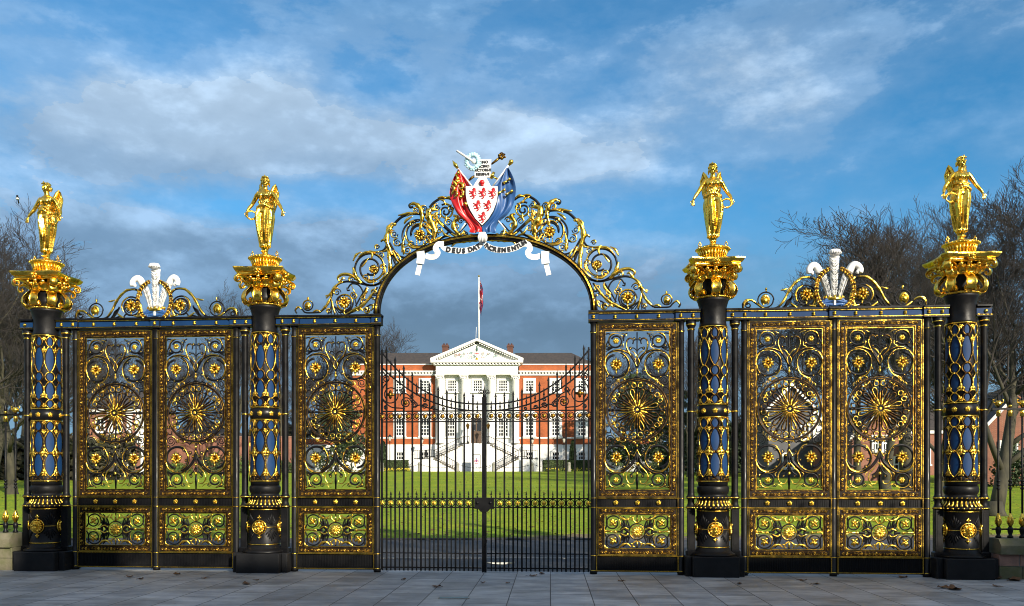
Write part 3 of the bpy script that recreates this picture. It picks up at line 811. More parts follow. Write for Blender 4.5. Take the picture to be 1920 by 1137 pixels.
# lintel rails
def lintel(u0, u1, label, ress, studs):
    t = thing('lintel_rail', label, 'lintel', ((u0+u1)/2,0,0), group='blue lintel rails'); c = (u0+u1)/2
    def prof(a, b, y, nm):
        m = MB()
        m.box(a,b,-y,y,4.215,4.237); m.box(a,b,-y+.02,y-.02,4.237,4.375)
        m.box(a,b,-y-.004,y+.004,4.345,4.372); m.box(a,b,-y-.022,y+.022,4.372,4.40)
        m.box(a+.002,b-.002,-y-.006,-y+.0,4.238,4.250,1); m.box(a+.002,b-.002,-y-.010,-y-.0042,4.352,4.362,1)
        m.box(a+.004,b-.004,-y+.012,-y+.0192,4.255,4.340,2)
        m.obj(nm, [M_BLACK,M_GOLD,M_BLUE], t)
    xs = [u0]+sorted(sum(([a,b] for a,b in ress),[]))+[u1]
    cur = u0
    for a,b in ress:
        if a > cur+.002: prof(cur-c, a-c, .055, 'rail')
        prof(a-c, b-c, .085, 'stepped_block'); cur = b
    if cur < u1-.002: prof(cur-c, u1-c, .055, 'rail')
    s = MB()
    for dz in (-.016,.016):
        s.ell((0,0,dz),(.030,.026,.018),1,8,5)
    s.ell((0,-.016,0),(.016,.014,.016),1,7,4); s0 = None
    for u in studs:
        y = -.048
        for a,b in ress:
            if a <= u <= b: y = -.078
        o = s.obj('gilt_stud', LM, t) if s0 is None else s0.copy()
        if s0 is None: s0 = o
        else: col.objects.link(o); o.parent = t
        o.location = (u-c, y, 4.298)
for sg, labs in ((-1,('blue lintel rail with gold studs over the left pair of gates','blue lintel rail between the second pillar and the left foot of the arch')),
                 (1,('blue lintel rail with gold studs over the right pair of gates','dark blue lintel rail between the right foot of the arch and the third pillar'))):
    def F(iv): return sorted([tuple(sorted((sg*a,sg*b))) for a,b in iv])
    rs = F([(4.02,4.42),(5.67,5.84),(7.16,7.555)])
    a,b = sorted((sg*4.02,sg*7.555)); lintel(a,b,labs[0],rs,[sg*u for u in (4.12,4.32,4.66,5.05,5.43,5.755,6.1,6.5,6.88,7.24,7.45)])
    rs = F([(3.19,3.595)])+F([(1.755,1.93)]); rs = sorted(rs)
    a,b = sorted((sg*1.755,sg*3.595)); lintel(a,b,labs[1],rs,[sg*u for u in (1.84,2.2,2.56,2.92,3.28,3.48)])
for i,sg in ((0,-1),(3,1)):
    m = MB(); a,b = sorted((sg*.215,sg*.45))
    m.box(a,b,-.085,.085,4.215,4.237); m.box(a,b,-.065,.065,4.237,4.375); m.box(a,b,-.107,.107,4.372,4.40); m.box(a,b,-.091,-.085,4.238,4.25,1); m.box(a,b,-.073,-.0652,4.255,4.340,2)
    m.ell((sg*.357,-.078,4.298),(.03,.026,.034),1,8,5)
    m.obj('end_bracket', [M_BLACK,M_GOLD,M_BLUE], PIL[i])
# ================================================================== STATUES
def remesh(parts, name, vox, m):
    o = parts.obj(name+'_raw', m)
    md = o.modifiers.new('r','REMESH'); md.mode = 'VOXEL'; md.voxel_size = vox; md.use_smooth_shade = True
    sm = o.modifiers.new('s','SMOOTH'); sm.factor = .5; sm.iterations = 2
    dg = bpy.context.evaluated_depsgraph_get(); dg.update()
    me = bpy.data.meshes.new_from_object(o.evaluated_get(dg)); me.name = name
    me.materials.clear(); me.materials.append(m)
    bpy.data.objects.remove(o)
    me.polygons.foreach_set('use_smooth', [True]*len(me.polygons))
    return me
def hand(b, w, d, side):
    """wrist point, hand direction, thumb side: palm and five separate fingers"""
    w = Vector(w); d = Vector(d).normalized(); u = d.cross(Vector((0,1,0))).normalized(); n = d.cross(u).normalized()
    b.ell(w+d*.035, (.024,.013,.036), 0, 8, 6, Matrix((u,n,d)).transposed())
    for k,(off,L) in enumerate(((-.020,.050),(-.0068,.060),(.0068,.056),(.020,.045))):
        p = w+d*.058+u*off
        b.tube([p, p+d*L*.45+u*off*.2, p+d*L*.8+u*off*.45-n*.004*side, p+d*L+u*off*.6-n*.012*side], [.0075,.0075,.0068,.005], 6)
    p = w+d*.018-u*.020*side
    b.tube([p, p+d*.022-u*.020*side, p+d*.048-u*.026*side], [.0085,.008,.005], 6)
def statue_body():
    b = MB()
    SK = [(.05,.050,.045,0,0),(.10,.052,.05,0,0),(.145,.070,.065,0,0),(.165,.108,.09,.0,0),(.20,.094,.085,.002,0),(.30,.110,.10,.006,0),(.42,.135,.118,.012,0),(.55,.160,.132,.016,0),
          (.66,.174,.138,.012,0),(.75,.168,.135,.004,0),(.83,.142,.12,-.004,0),(.90,.112,.095,-.008,0),(.96,.108,.09,-.006,0)]
    SK = [(z,rx*(.90 if z > .15 else 1),ry*.92,cx,_) for z,rx,ry,cx,_ in SK]
    n = 72; vs = []; fs = []
    rows = []
    for i in range(len(SK)-1):
        for k in range(4):
            t = k/4; rows.append(tuple(a+(c-a)*t for a,c in zip(SK[i],SK[i+1])))
    rows.append(SK[-1])
    for z,rx,ry,cx,_ in rows:
        am = .016*min(1,max(0,(z-.13)/.06))*max(0,1-max(0,(z-.70)/.2))
        for k in range(n):
            a = 2*PI*k/n
            f = am*(.75*sin(7*a+3.2*z)+.45*sin(15*a-4*z+1)+.6*sin(5*a+1.5-2*z))-.020*math.exp(-((a-1.54*PI)/.12)**2)*max(0,min(1,(z-.2)/.1))*(1 if z < .75 else 0)
            legs = .030*(math.exp(-((a-1.42*PI)/.28)**2)+math.exp(-((a-1.66*PI)/.28)**2))*max(0,min(1,(z-.2)/.15))*(1 if z < .8 else 0)
            hem = .010*sin(8*a)*(1 if .14 < z < .22 else 0)
            vs.append((cx+(rx+f+legs)*cos(a), (ry+f+legs)*sin(a), z+hem))
    nr = len(rows)
    for i in range(nr-1):
        for k in range(n): fs.append((i*n+k, i*n+(k+1)%n, (i+1)*n+(k+1)%n, (i+1)*n+k))
    fs.append(tuple(range(n-1,-1,-1))); fs.append(tuple((nr-1)*n+k for k in range(n)))
    b.add(vs, fs)
    b.lathe([(.085,0),(.085,.015),(.06,.03),(.05,.07)], 24)
    for s in (-1,1): b.ell((s*.03,-.055,.075),(.022,.05,.018),0,8,5)
    # gathered overfold and sash
    for k in range(26):
        a = 2*PI*k/26; b.ell((.135*cos(a)-.004,.118*sin(a),.835+.02*sin(3*a)+.012*hsh(k)),(.026,.026,.035),0,7,5)
    for k in range(20):
        a = 2*PI*k/20; b.ell((.112*cos(a)-.004,.096*sin(a),.925+.01*cos(2*a)),(.022,.022,.020),0,6,4)
    for k in range(5):
        x = -.075+.035*k; b.ell((x,-.112,.90+.014*(k%2)),(.022,.02,.022),0,7,5)
    # torso, shoulders, neck
    vs = []; TS = [(.93,.105,.085,0),(.98,.104,.088,-.003),(1.03,.118,.098,-.008),(1.07,.128,.092,-.004),(1.105,.135,.075,.004),(1.13,.105,.062,.008),(1.15,.05,.048,.006),(1.175,.042,.044,0),(1.21,.041,.044,-.006)]
    b2 = MB(); b2.lathe([(1,0),(1,0)],24)
    vs = []; fs = []; n = 24
    for z,rx,ry,cy in TS:
        for k in range(n): a = 2*PI*k/n; vs.append((rx*cos(a), cy+ry*sin(a), z))
    for i in range(len(TS)-1):
        for k in range(n): fs.append((i*n+k, i*n+(k+1)%n, (i+1)*n+(k+1)%n, (i+1)*n+k))
    fs.append(tuple(range(n-1,-1,-1))); fs.append(tuple((len(TS)-1)*n+k for k in range(n)))
    b.add(vs, fs)
    for s in (-1,1): b.ell((s*.054,-.082,1.035),(.042,.036,.042),0,10,7)
    # drapery folds from shoulder across the bust
    for s in (-1,1):
        for k in range(3): b.tube([(s*(.03+.02*k),-.103+.01*k,.97),(s*(.045+.02*k),-.118+.012*k,1.03),(s*(.06+.022*k),-.085,1.10)],[.006,.007,.004],5)
    # arms: -x hangs out to the side, +x bends to hold the wreath
    b.tube([(-.10,.0,1.095),(-.145,.0,1.06),(-.195,-.005,.985),(-.243,-.015,.905),(-.285,-.035,.845),(-.325,-.055,.775)],[.048,.043,.036,.031,.028,.019],10)
    hand(b,(-.327,-.057,.772),(-.10,-.18,-1),1)
    b.tube([(.10,.0,1.095),(.15,.005,1.05),(.195,.015,.975),(.243,.015,.895),(.278,-.02,.835),(.300,-.055,.775)],[.048,.043,.036,.031,.028,.019],10)
    hand(b,(.302,-.058,.770),(-.06,-.22,-1),-1)
    # head turned a little to -x, chin down
    hb = MB()
    hb.ell((0,0,0),(.062,.072,.082),0,16,12); hb.ell((0,-.022,-.042),(.044,.046,.046),0,12,8)
    hb.tube([(0,-.070,.022),(0,-.084,-.008),(0,-.078,-.020)],[.007,.011,.009],6)
    hb.ell((0,-.066,-.046),(.018,.009,.005),0,8,5); hb.ell((0,-.064,-.055),(.015,.009,.005),0,8,5); hb.ell((0,-.058,-.074),(.016,.014,.012),0,8,5)
    for s in (-1,1):
        hb.ell((s*.024,-.061,.006),(.011,.008,.007),0,8,5); hb.ell((s*.025,-.064,.020),(.018,.008,.005),0,8,4); hb.ell((s*.064,.0,-.004),(.009,.015,.02),0,7,5)
        hb.ell((s*.032,-.05,-.026),(.018,.016,.018),0,8,5)
    for k in range(34):      # waved hair drawn back to a knot
        a = R(-15)+R(210)*hsh(k,1); e = R(5+75*hsh(k,2)); x = .068*cos(e)*cos(a); y = .076*cos(e)*sin(a)+.012; z = .080*sin(e)+.012
        hb.ell((x,y,z),(.021,.022,.016),0,6,4)
    hb.ell((0,.085,-.005),(.042,.04,.04),0,8,6)
    for s in (-1,1):
        hb.ell((s*.064,-.012,.026),(.017,.028,.026),0,7,5); hb.ell((s*.068,.02,-.03),(.018,.024,.026),0,7,5); hb.ell((s*.07,.03,-.06),(.014,.016,.02),0,7,5)
    for k in range(7):
        a = PI*(.14+.72*k/6); hb.ell((.05*cos(a),-.048,.070+.010*sin(a)),(.011,.014,.016+.012*(k==3)),0,6,4)
    hb.ell((0,-.045,.094),(.013,.013,.024),0,6,4)
    Rm = Matrix.Rotation(R(-14),3,'Z') @ Matrix.Rotation(R(7),3,'X')
    def hf(p): q = Rm @ Vector(p)*.98; return (q.x-.004, q.y-.010, q.z+1.285)
    b.join(hb, fn=hf)
    return b
def wing_mb(s):
    m = MB()
    for row,(n,L,w) in enumerate(((9,.50,.020),(8,.36,.022),(7,.22,.024))):
        for k in range(n):
            t = k/(n-1)
            x0, z0 = s*(.045+.095*t), 1.02+.22*t-.05*row*.4
            y0 = .085+.05*t+.014*(2-row)*.6
            ln = L*(1-.32*t)
            P = [(x0, y0, z0+.015), (x0+s*.030*t, y0+.02, z0-ln*.35), (x0+s*.012*(1-t), y0+.03, z0-ln*.75), (x0-s*.02*(1-t), y0+.025, z0-ln)]
            M = None
            vs=[];fs=[]
            m.tube(P, [w*.8,w,w*.9,w*.25], 6)
    m.tube([(s*.03,.07,1.00),(s*.07,.09,1.12),(s*.11,.12,1.23),(s*.14,.135,1.275),(s*.152,.14,1.24)],[.025,.03,.03,.022,.01],8)
    return m
def wreath_mb():
    m = MB(); n = 26
    for k in range(n):
        a = 2*PI*k/n; c = (.205+.085*cos(a)-.0, -.105+.045*sin(a)*.0-.03*sin(a), .685+.062*sin(a))
        for q in (-1,1):
            m.ell((c[0]+q*.006,c[1]-.006,c[2]+q*.006),(.009,.009,.018),0,6,4,Matrix.Rotation(-a+q*.6,3,'Y'))
    m.tube([(.205+.085*cos(2*PI*k/n),-.105-.03*sin(2*PI*k/n),.685+.062*sin(2*PI*k/n)) for k in range(n)], .009, 6, 0, True)
    return m
bodyA = remesh(statue_body(), 'statue_body', .0058, M_GOLD)
def mirror_me(me, name):
    q = me.copy(); q.name = name
    for v in q.vertices: v.co.x = -v.co.x
    q.flip_normals(); return q
bodyB = mirror_me(bodyA, 'statue_body_turned')
WM = {}
for mir in (0,1):
    f = 1 if not mir else -1
    ws = []
    for s in (-1,1):
        mm = MB(); mm.join(wing_mb(s), mir)
        ws.append(mm)
    wr = MB(); wr.join(wreath_mb(), mir); WM[mir] = (ws, wr)
for i,(u,mir,rz,label) in enumerate(((-7.767,0,-4,'leftmost golden winged statue, right hand on wreath at hip, left arm held out'),
        (-3.81,1,0,'second golden winged statue from the left, holding out a wreath ring over the second pillar'),
        (3.81,0,0,'third golden winged statue, wreath hanging from the hand on the right, blue sky behind'),
        (7.767,1,3,'rightmost golden winged statue in front of the bare tree branches'))):
    t = thing('statue', label, 'statue', (u,0,5.437), R(rz), group='golden statues on the pillars')
    o = bpy.data.objects.new('figure', bodyB if mir else bodyA); col.objects.link(o); o.parent = t
    if i < 2:
        ws = [w.obj('wing', M_GOLD, t) for w in WM[mir][0]]; wo = WM[mir][1].obj('wreath', M_GOLD, t); WM[mir] = (ws, wo)
    else:
        for w in WM[mir][0]+[WM[mir][1]]: c = w.copy(); col.objects.link(c); c.parent = t
# ================================================================== FEATHER CRESTS
def feather_crest(label):
    t = thing('feather_crest', label, 'crest', (0,0,4.40), group='white feather crests over the side gates')
    k = 1/2.70625
    cu = G(290,599)[0]
    def A(zx, zy):
        u, z = G(zx*k, 280+zy*k); return (u-cu, z-4.40-.005)
    def q(P): return cr([A(*p) for p in P], 6)
    h = MB()
    def K(P,w=.009,w2=None): h.stk(q(P), w*1.7 if w2 is None else (w*1.7,w2*1.7), .016, 0)
    def L(P,w=.014,lob=0): h.leaf(q(P), w*1.6, w*1.2, 1, -.015, lob)
    def SP(zx,zy,r0,r1,a,tn,w=.008):
        c = A(zx,zy); f = k/103; h.stk(spi(c[0],c[1],r0*f,r1*f,a,tn,int(12+18*abs(tn))), w*1.5, .014, 0)
    K([(380,862),(378,840),(395,822),(418,822),(440,838),(470,858),(510,862),(540,850),(566,812),(590,765),(625,725),(660,712),(690,716),(712,738)],.010,.012)
    L([(378,842),(392,822),(418,822),(436,834)],.012); L([(560,822),(585,775),(612,738),(650,714)],.016,3); L([(690,714),(705,728),(712,750)],.012)
    SP(402,845,14,6,100,1.2); SP(480,820,36,34,0,1.0,.008); L([(470,848),(462,820),(478,800),(492,818),(488,846)],.018)
    b = A(475,825); h.ell((b[0],-.02,b[1]),(.055,.03,.06),1,9,6)
    b = A(482,768); h.ell((b[0],0,b[1]),(.02,.02,.028),1); h.ell((b[0],0,b[1]-.03),(.014,.014,.014),1)
    SP(660,800,50,34,150,-1.35,.010); SP(660,800,36,28,0,1.1,.006)
    c = A(660,798); floret(h, c[0], c[1], .135, -.02)
    for j in range(6): K([(598,800+j*2),(588-j*3,828),(560-12*j+8*j*j/3,868)],.009,.005)
    K([(560,866),(600,850),(640,862),(700,864)],.008); L([(590,835),(620,858),(650,862)],.013); L([(545,775),(562,772),(580,765)],.010)
    L([(380,858),(386,835),(402,824),(420,826)],.010); L([(440,838),(470,860),(505,862)],.012); L([(540,850),(560,825),(575,795)],.014); L([(610,735),(640,716),(680,712)],.012,2); L([(622,830),(612,800),(622,770),(645,752)],.010); L([(672,846),(700,850),(718,835)],.012,2); L([(640,868),(680,866),(715,862)],.013,2); K([(520,862),(534,875),(555,868)],.006)
    L([(690,850),(700,825),(690,805),(705,790),(715,830),(708,858)],.018,2); K([(620,855),(632,838),(650,845)],.008)
    # laurel arch
    f = k/103; c0 = A(785,772); P = []
    for j in range(27):
        a = R(240-132*j/26); x, z = c0[0]+(84+10*max(0,1-j/7))*f*cos(a), c0[1]+96*f*sin(a); P.append((x,z))
        for s in (-1,1):
            h.ell((x+s*.020*cos(a),-.062-.008*(j%2),z+s*.020*sin(a)),(.014,.015,.026),1 if j%2 else 3,6,4,Matrix.Rotation(-a+s*.75,3,'Y'))
    h.stk(P, .015, .018, 3, -.05)
    for mx in (False, True): m = MB(); m.join(h, mx); m.obj('scrollwork', LM, t)
    m = MB(); m.box(-1.25,1.25,-.03,.03,-.005,.008,0); m.obj('base_strip', LM, t)
    f = 1/103
    def feather(P, w, name, tipfn):
        m = MB(); Q = cr(P,6)
        m.stk(Q, lambda t_: w*(.40+.65*t_)*(1+.04*sin(t_*40)), .028, 0, -.01)
        m.stk(Q, .006, .036, 0, -.010)
        for s in (-1,1):
            for j in range(20):
                i = int(2+j*(len(Q)-4)/20); x,z = Q[i]; t_ = i/len(Q)
                m.stk([(x+s*.012,z-.03),(x+s*w*(.40+.62*t_)*.98,z+.035)],(.010,.004),.014,0,-.038)
        tipfn(m)
        return m.obj(name, M_WHITE, t)
    def tip_c(m):
        m.ell((0,-.06,.885),(.098,.085,.055),0,14,8)
        for j in range(9): a = PI*j/8; m.tube([(0,-.06,.935),(.07*cos(a),-.06-.06*sin(a),.915),(.10*cos(a),-.06-.09*sin(a),.865)],[.012,.016,.010],6)
        m.tube([(0,.0,.80),(0,.01,.87),(0,-.02,.91)],[.06,.06,.05],10)
    feather([(0,.13),(0,.35),(0,.60),(0,.84)], .082, 'feather', tip_c)
    for s in (-1,1):
        def tip(m, s=s):
            P = [(s*.235,.58),(s*.275,.655),(s*.325,.69),(s*.38,.665),(s*.41,.61),(s*.40,.555)]
            m.stk(cr(P,5), lambda t_: .066*(1-.30*t_), .045, 0, lambda t_: -.01-.04*t_)
            for j in range(5): m.ell((s*(.36+.012*j),-.05,.56+.02*j),(.03,.03,.035),0,7,5)
        feather([(s*.075,.13),(s*.12,.30),(s*.175,.47),(s*.24,.60)], .070, 'feather', tip)
    m = MB()
    m.lathe([(.14,.11),(.15,.115),(.15,.15),(.14,.155)],24,(0,0,0),0)
    for j in range(12): a = 2*PI*j/12; m.ell((.15*cos(a),.15*sin(a)*.6,.165),(.022,.02,.032),0)
    for v in range(len(m.v)): pass
    m.v = [(x,y*.55,z) for x,y,z in m.v]
    m.obj('coronet', M_GOLD, t)
    m = MB()
    for s in (-1,1):
        for j in range(6):
            m.stk(cr([(s*.02,.11),(s*(.07+.022*j),.15-.016*j),(s*(.13+.024*j),.09-.012*j+.03*(j%2)),(s*(.10+.032*j),.008)],5),(.02,.012),.018,0,-.03-.006*(j%3))
    m.stk([(-.24,.03),(-.1,.05),(0,.035),(.1,.05),(.24,.03)],.028,.02,0,-.03)
    m.obj('blue_mantling', M_FBLUE, t)
    m = MB(); m.box(-.016,.016,-.06,-.045,.03,.11); m.obj('white_tassel', M_WHITE, t)
    return t
fc = feather_crest('three white feathers in a gold laurel over the left pair of gates'); fc.location = (-5.765,0,4.405)
dup(fc, (5.765,0,4.405), label='three white feathers in a gold laurel over the right pair of gates, bare tree behind')
# ================================================================== OVERTHROW ARCH
def overthrow():
    t = thing('overthrow_arch', 'black and gold scrollwork arch spanning the carriage gates', 'arch', (0,0,4.40))
    def A(zx, zy):
        u, z = G(600+zx/3.447, 270+zy/3.447); return (u, z-4.40)
    def arch_pts(hw, h, n=48, ex=2.15):
        P = []
        for i in range(n+1):
            a = PI-PI*i/n
            P.append((hw*math.copysign(abs(cos(a))**(2/ex),cos(a)), h*abs(sin(a))**(2/ex)))
        return P
    r = MB()
    r.stk(arch_pts(1.845,1.285), .042, .05, 0, 0, False, 8); 
    r.stk(arch_pts(1.800,1.238), .010, .060, 0, 0); r.stk(arch_pts(1.845,1.285), .007, .012, 1, -.052); r.stk(arch_pts(1.885,1.325), .009, .055, 0, 0)
    r.stk(arch_pts(1.862,1.302), .005, .012, 1, -.046)
    r.obj('arch_rib', LM, t)
    f = 1/3.447/111
    b = MB(); g = MB()
    def K(P,w=.012,w2=None): b.stk(cr([A(*p) for p in P],6), w*1.4 if w2 is None else (w*1.4,w2*1.4), .020, 0)
    def L(P,w=.02,lob=0): g.leaf(cr([A(*p) for p in P],6), w*1.3, w*1.0, 1, -.018, lob)
    def SP(zx,zy,r0,r1,a,tn,w=.011):
        c = A(zx,zy); b.stk(spi(c[0],c[1],r0*f,r1*f,a,tn,int(14+22*abs(tn))), w*1.4, .019, 0)
        if abs(tn) > .7:
            g.stk(spi(c[0],c[1],(r0+.5)*f,(r0+(r1-r0)*.45)*f,a+40*tn/abs(tn),tn*.42,16), lambda t_: .003+.009*sin(PI*t_), .012, 1, -.014)
    def BD(P, n=6):
        Q = [A(*p) for p in P]
        for i in range(n):
            s = i/(n-1); g.ell((Q[0][0]+(Q[1][0]-Q[0][0])*s,-.018,Q[0][1]+(Q[1][1]-Q[0][1])*s),.011+.004*s,1,6,4)
    def bell(zx, zy, rr):
        c = A(zx,zy); floret(g, c[0], c[1]+.02, rr, -.02)
    # -- foot
    K([(0,1088),(40,1050),(72,990),(108,915),(170,890),(250,900),(330,915),(400,895),(440,850)],.013,.015)
    L([(10,1080),(45,1045),(72,990)],.020,3); L([(72,1000),(78,960),(108,915),(150,893)],.018,2); L([(35,985),(60,978),(80,960)],.012); L([(100,1100),(85,1050),(75,1000)],.014)
    SP(160,1030,58,52,180,-.95); SP(160,1030,52,40,120,.8,.008); bell(160,1035,.135); L([(160,1080),(158,1095),(165,1105)],.014)
    for j in range(6): K([(72,1000+8*j),(72+4*j,1050),(50+22*j,1102)],.010,.006)
    K([(210,1045),(190,1085),(120,1090)],.009); L([(125,890),(118,865),(150,845),(200,850),(240,880),(265,905)],.022); K([(122,885),(132,895),(140,885)],.010)
    K([(150,845),(190,842),(240,870),(300,912)],.012)
    L([(165,1105),(230,1070),(280,1040),(330,985),(365,930)],.022,4); K([(180,1100),(260,1060),(320,1000),(372,925)],.012)
    SP(302,1078,22,6,90,-1.5,.010); K([(302,1055),(330,1040),(350,1060),(348,1095)],.010); K([(250,1060),(280,980),(255,918),(205,905),(180,935)],.010)
    K([(230,1050),(262,990),(300,930)],.010); K([(175,930),(178,948),(192,945)],.009); K([(318,1000),(345,995),(358,1020),(352,1060)],.009); K([(345,980),(368,975),(362,955)],.009)
    K([(240,1070),(225,1000),(205,960)],.008); BD([(205,918),(232,975)],8); BD([(305,925),(288,998)],9)
    for j in range(3): L([(280-j*30,1075+j*8),(300-j*34,1060+j*6),(310-j*30,1085)],.014)
    L([(340,1010),(352,1000),(358,1012)],.012); L([(330,1050),(350,1040),(352,1058)],.012)
    # -- second spiral
    SP(328,805,108,40,200,-1.9,.013); K([(220,805),(240,870),(290,905),(350,915),(400,890)],.013)
    SP(345,805,30,14,0,-1.1,.009); bell(352,822,.10); BD([(348,860),(348,910)],5)
    L([(216,800),(225,835),(250,880),(275,900)],.026,3); L([(250,735),(290,705),(340,700)],.018); L([(325,690),(340,720),(330,750)],.016); L([(405,850),(420,830),(424,795)],.016); L([(270,800),(290,775),(315,740)],.012)
    K([(330,700),(375,698),(412,685),(430,650),(412,622),(392,632)],.012); L([(320,692),(345,700),(380,698)],.014); L([(395,632),(410,620),(428,640)],.012)
    # -- big band
    K([(440,855),(458,790),(448,700),(430,625),(445,560),(478,520),(530,472),(600,452),(680,458),(705,475)],.017)
    L([(480,520),(450,555),(432,610),(448,680),(470,720)],.034,4); L([(440,860),(455,800),(448,730),(436,680)],.028,3); L([(505,465),(540,458),(580,448),(610,455)],.016); L([(385,890),(420,860),(440,830)],.020,2)
    c = A(480,522); g.ell((c[0],-.01,c[1]),(.045,.035,.03),1,8,5)
    K([(450,640),(478,690),(500,720),(560,735),(610,708),(625,680),(610,668)],.012); L([(470,690),(505,760),(525,770)],.016); L([(500,705),(520,745),(530,775)],.014); L([(610,712),(580,735),(545,735)],.014)
    BD([(470,700),(502,755)],8); BD([(480,690),(515,735)],6); K([(455,690),(480,760),(500,800)],.012); K([(490,780),(480,740),(460,700)],.010); L([(535,655),(543,690),(540,720)],.020)
    for j in range(3): K([(462,700+10*j),(490+j*10,750),(520+j*14,768-j*8)],.009,.006)
    # -- third spiral
    SP(635,590,108,92,215,-.62,.012); SP(640,588,92,52,90,1.25,.013); SP(645,575,62,48,200,-.85,.009)
    L([(548,600),(536,660),(530,705)],.018,2); L([(545,520),(560,495),(600,470)],.018); K([(505,660),(535,640),(550,590)],.011); bell(645,598,.125); BD([(625,620),(627,655)],4); BD([(668,620),(670,655)],4)
    K([(648,550),(652,500),(655,450)],.012); L([(648,530),(662,470),(645,415),(610,388),(580,400)],.030,5); K([(652,470),(640,415),(605,385),(578,395),(585,412),(602,405)],.014)
    for j in range(4): L([(640,520+9*j),(652,516+9*j),(662,520+9*j)],.012)
    # -- acanthus, diagonal and top spiral
    L([(735,630),(742,560),(715,500),(700,450),(725,425),(765,432)],.045,6); K([(720,625),(738,570),(720,500),(706,450),(730,422)],.014)
    for j in range(4): L([(725,590-35*j),(700,570-36*j),(690,545-36*j)],.018); L([(735,590-35*j),(752,565-34*j),(758,540-34*j)],.018)
    K([(735,470),(800,530),(870,590),(935,618)],.020); L([(725,455),(760,495),(800,528)],.018,2); K([(790,610),(822,580),(835,560)],.013)
    K([(708,412),(738,378),(785,352),(835,352),(870,372)],.016); L([(770,360),(800,370),(812,400)],.014); L([(760,352),(790,345),(815,350)],.012)
    SP(812,440,52,9,120,-2.0,.012); L([(806,380),(820,390),(838,395)],.012); L([(816,462),(818,490),(814,510)],.016)
    L([(862,465),(890,475),(862,520),(875,560),(900,592),(890,600)],.030,4); L([(930,560),(938,590),(960,600),(985,590)],.022,2); K([(895,580),(925,545),(948,520)],.010); L([(880,595),(910,590),(935,560)],.018)
    K([(690,680),(740,640),(800,602),(838,600),(848,620),(838,632)],.013); L([(690,672),(740,632),(790,600)],.024,4); L([(700,690),(760,660),(810,648)],.014)
    L([(880,625),(940,605),(990,598),(1050,600)],.030,5); L([(900,640),(970,628),(1040,628)],.022,4); L([(855,665),(880,640),(915,635)],.014); K([(850,665),(875,640),(920,636)],.010)
    # -- small outer scroll left of the foot, on the lintel towards the pillar
    K([(-150,1095),(-160,1075),(-140,1055),(-115,1070),(-95,1090),(-50,1092),(0,1090)],.010); SP(-78,1045,34,32,0,1,.008); L([(-85,1075),(-92,1048),(-75,1030),(-64,1050),(-70,1078)],.018); c = A(-78,1052); g.ell((c[0],-.02,c[1]),(.05,.03,.055),1,9,6)
    c = A(-77,1000); g.ell((c[0],0,c[1]),(.02,.02,.03),1); L([(-158,1080),(-140,1056),(-118,1068)],.014); L([(-45,1090),(-20,1078),(5,1085)],.014)
    # -- infill: small curls, leaflets and husks that close the gaps
    for zx,zy,r_,a,tn in ((110,960,26,0,1.4),(220,985,22,90,-1.4),(285,1020,20,0,1.4),(350,960,18,180,-1.4),(60,1085,18,0,1.2),(245,700,0,0,1),(205,880,20,0,1.3),(300,870,22,120,-1.4),(410,800,20,0,1.4),(395,720,22,200,1.4),(430,905,16,0,1.3),(500,640,26,90,1.5),(480,585,24,0,-1.4),(520,790,18,0,1.4),(565,690,24,180,1.4),
                          (600,520,20,0,1.3),(700,620,24,60,-1.5),(690,530,22,200,1.4),(590,650,18,0,1.4),(745,590,22,0,1.4),(770,560,20,90,-1.4),(850,640,16,0,1.3),(760,470,24,180,1.4),(755,410,20,0,-1.4),(850,420,22,90,1.4),(830,510,24,0,1.4),(880,540,20,180,-1.4),(910,500,20,0,1.3),(940,585,16,0,1.3),(670,420,20,0,1.4),(620,430,16,90,1.3),(455,545,16,0,1.3),(370,670,16,0,1.3)):
        if r_:
            SP(zx,zy,r_,r_*.25,a,tn,.0065); c = A(zx,zy); g.ell((c[0],-.014,c[1]),.012,1,6,4)
            L([(zx-r_,zy+4),(zx-r_*.7,zy-r_*.8),(zx+r_*.3,zy-r_*1.1)],.009)
    for P in ([(120,905),(150,870),(165,880)],[(260,1000),(300,960),(310,930)],[(40,1000),(70,970),(95,930)],[(330,1080),(345,1060),(352,1030)],[(215,760),(235,720),(270,700)],[(285,870),(320,895),(370,890)],[(400,700),(430,690),(440,660)],[(430,580),(440,540),(470,510)],[(560,470),(600,452),(640,450)],
              [(690,600),(715,640),(700,670)],[(560,720),(600,725),(625,700)],[(560,650),(600,672),(650,675)],[(800,360),(835,348),(870,368)],[(790,560),(810,590),(850,605)],[(850,580),(880,600),(915,612)],[(745,480),(770,510),(800,540)],[(940,608),(980,596),(1030,594)]):
        L(P,.016,2)
    for mb, nm in ((b,'scrollwork'),(g,'gilding')):
        
        for mx in (False, True): m = MB(); m.join(mb, mx); m.obj(nm, LM, t)
    return t
overthrow()
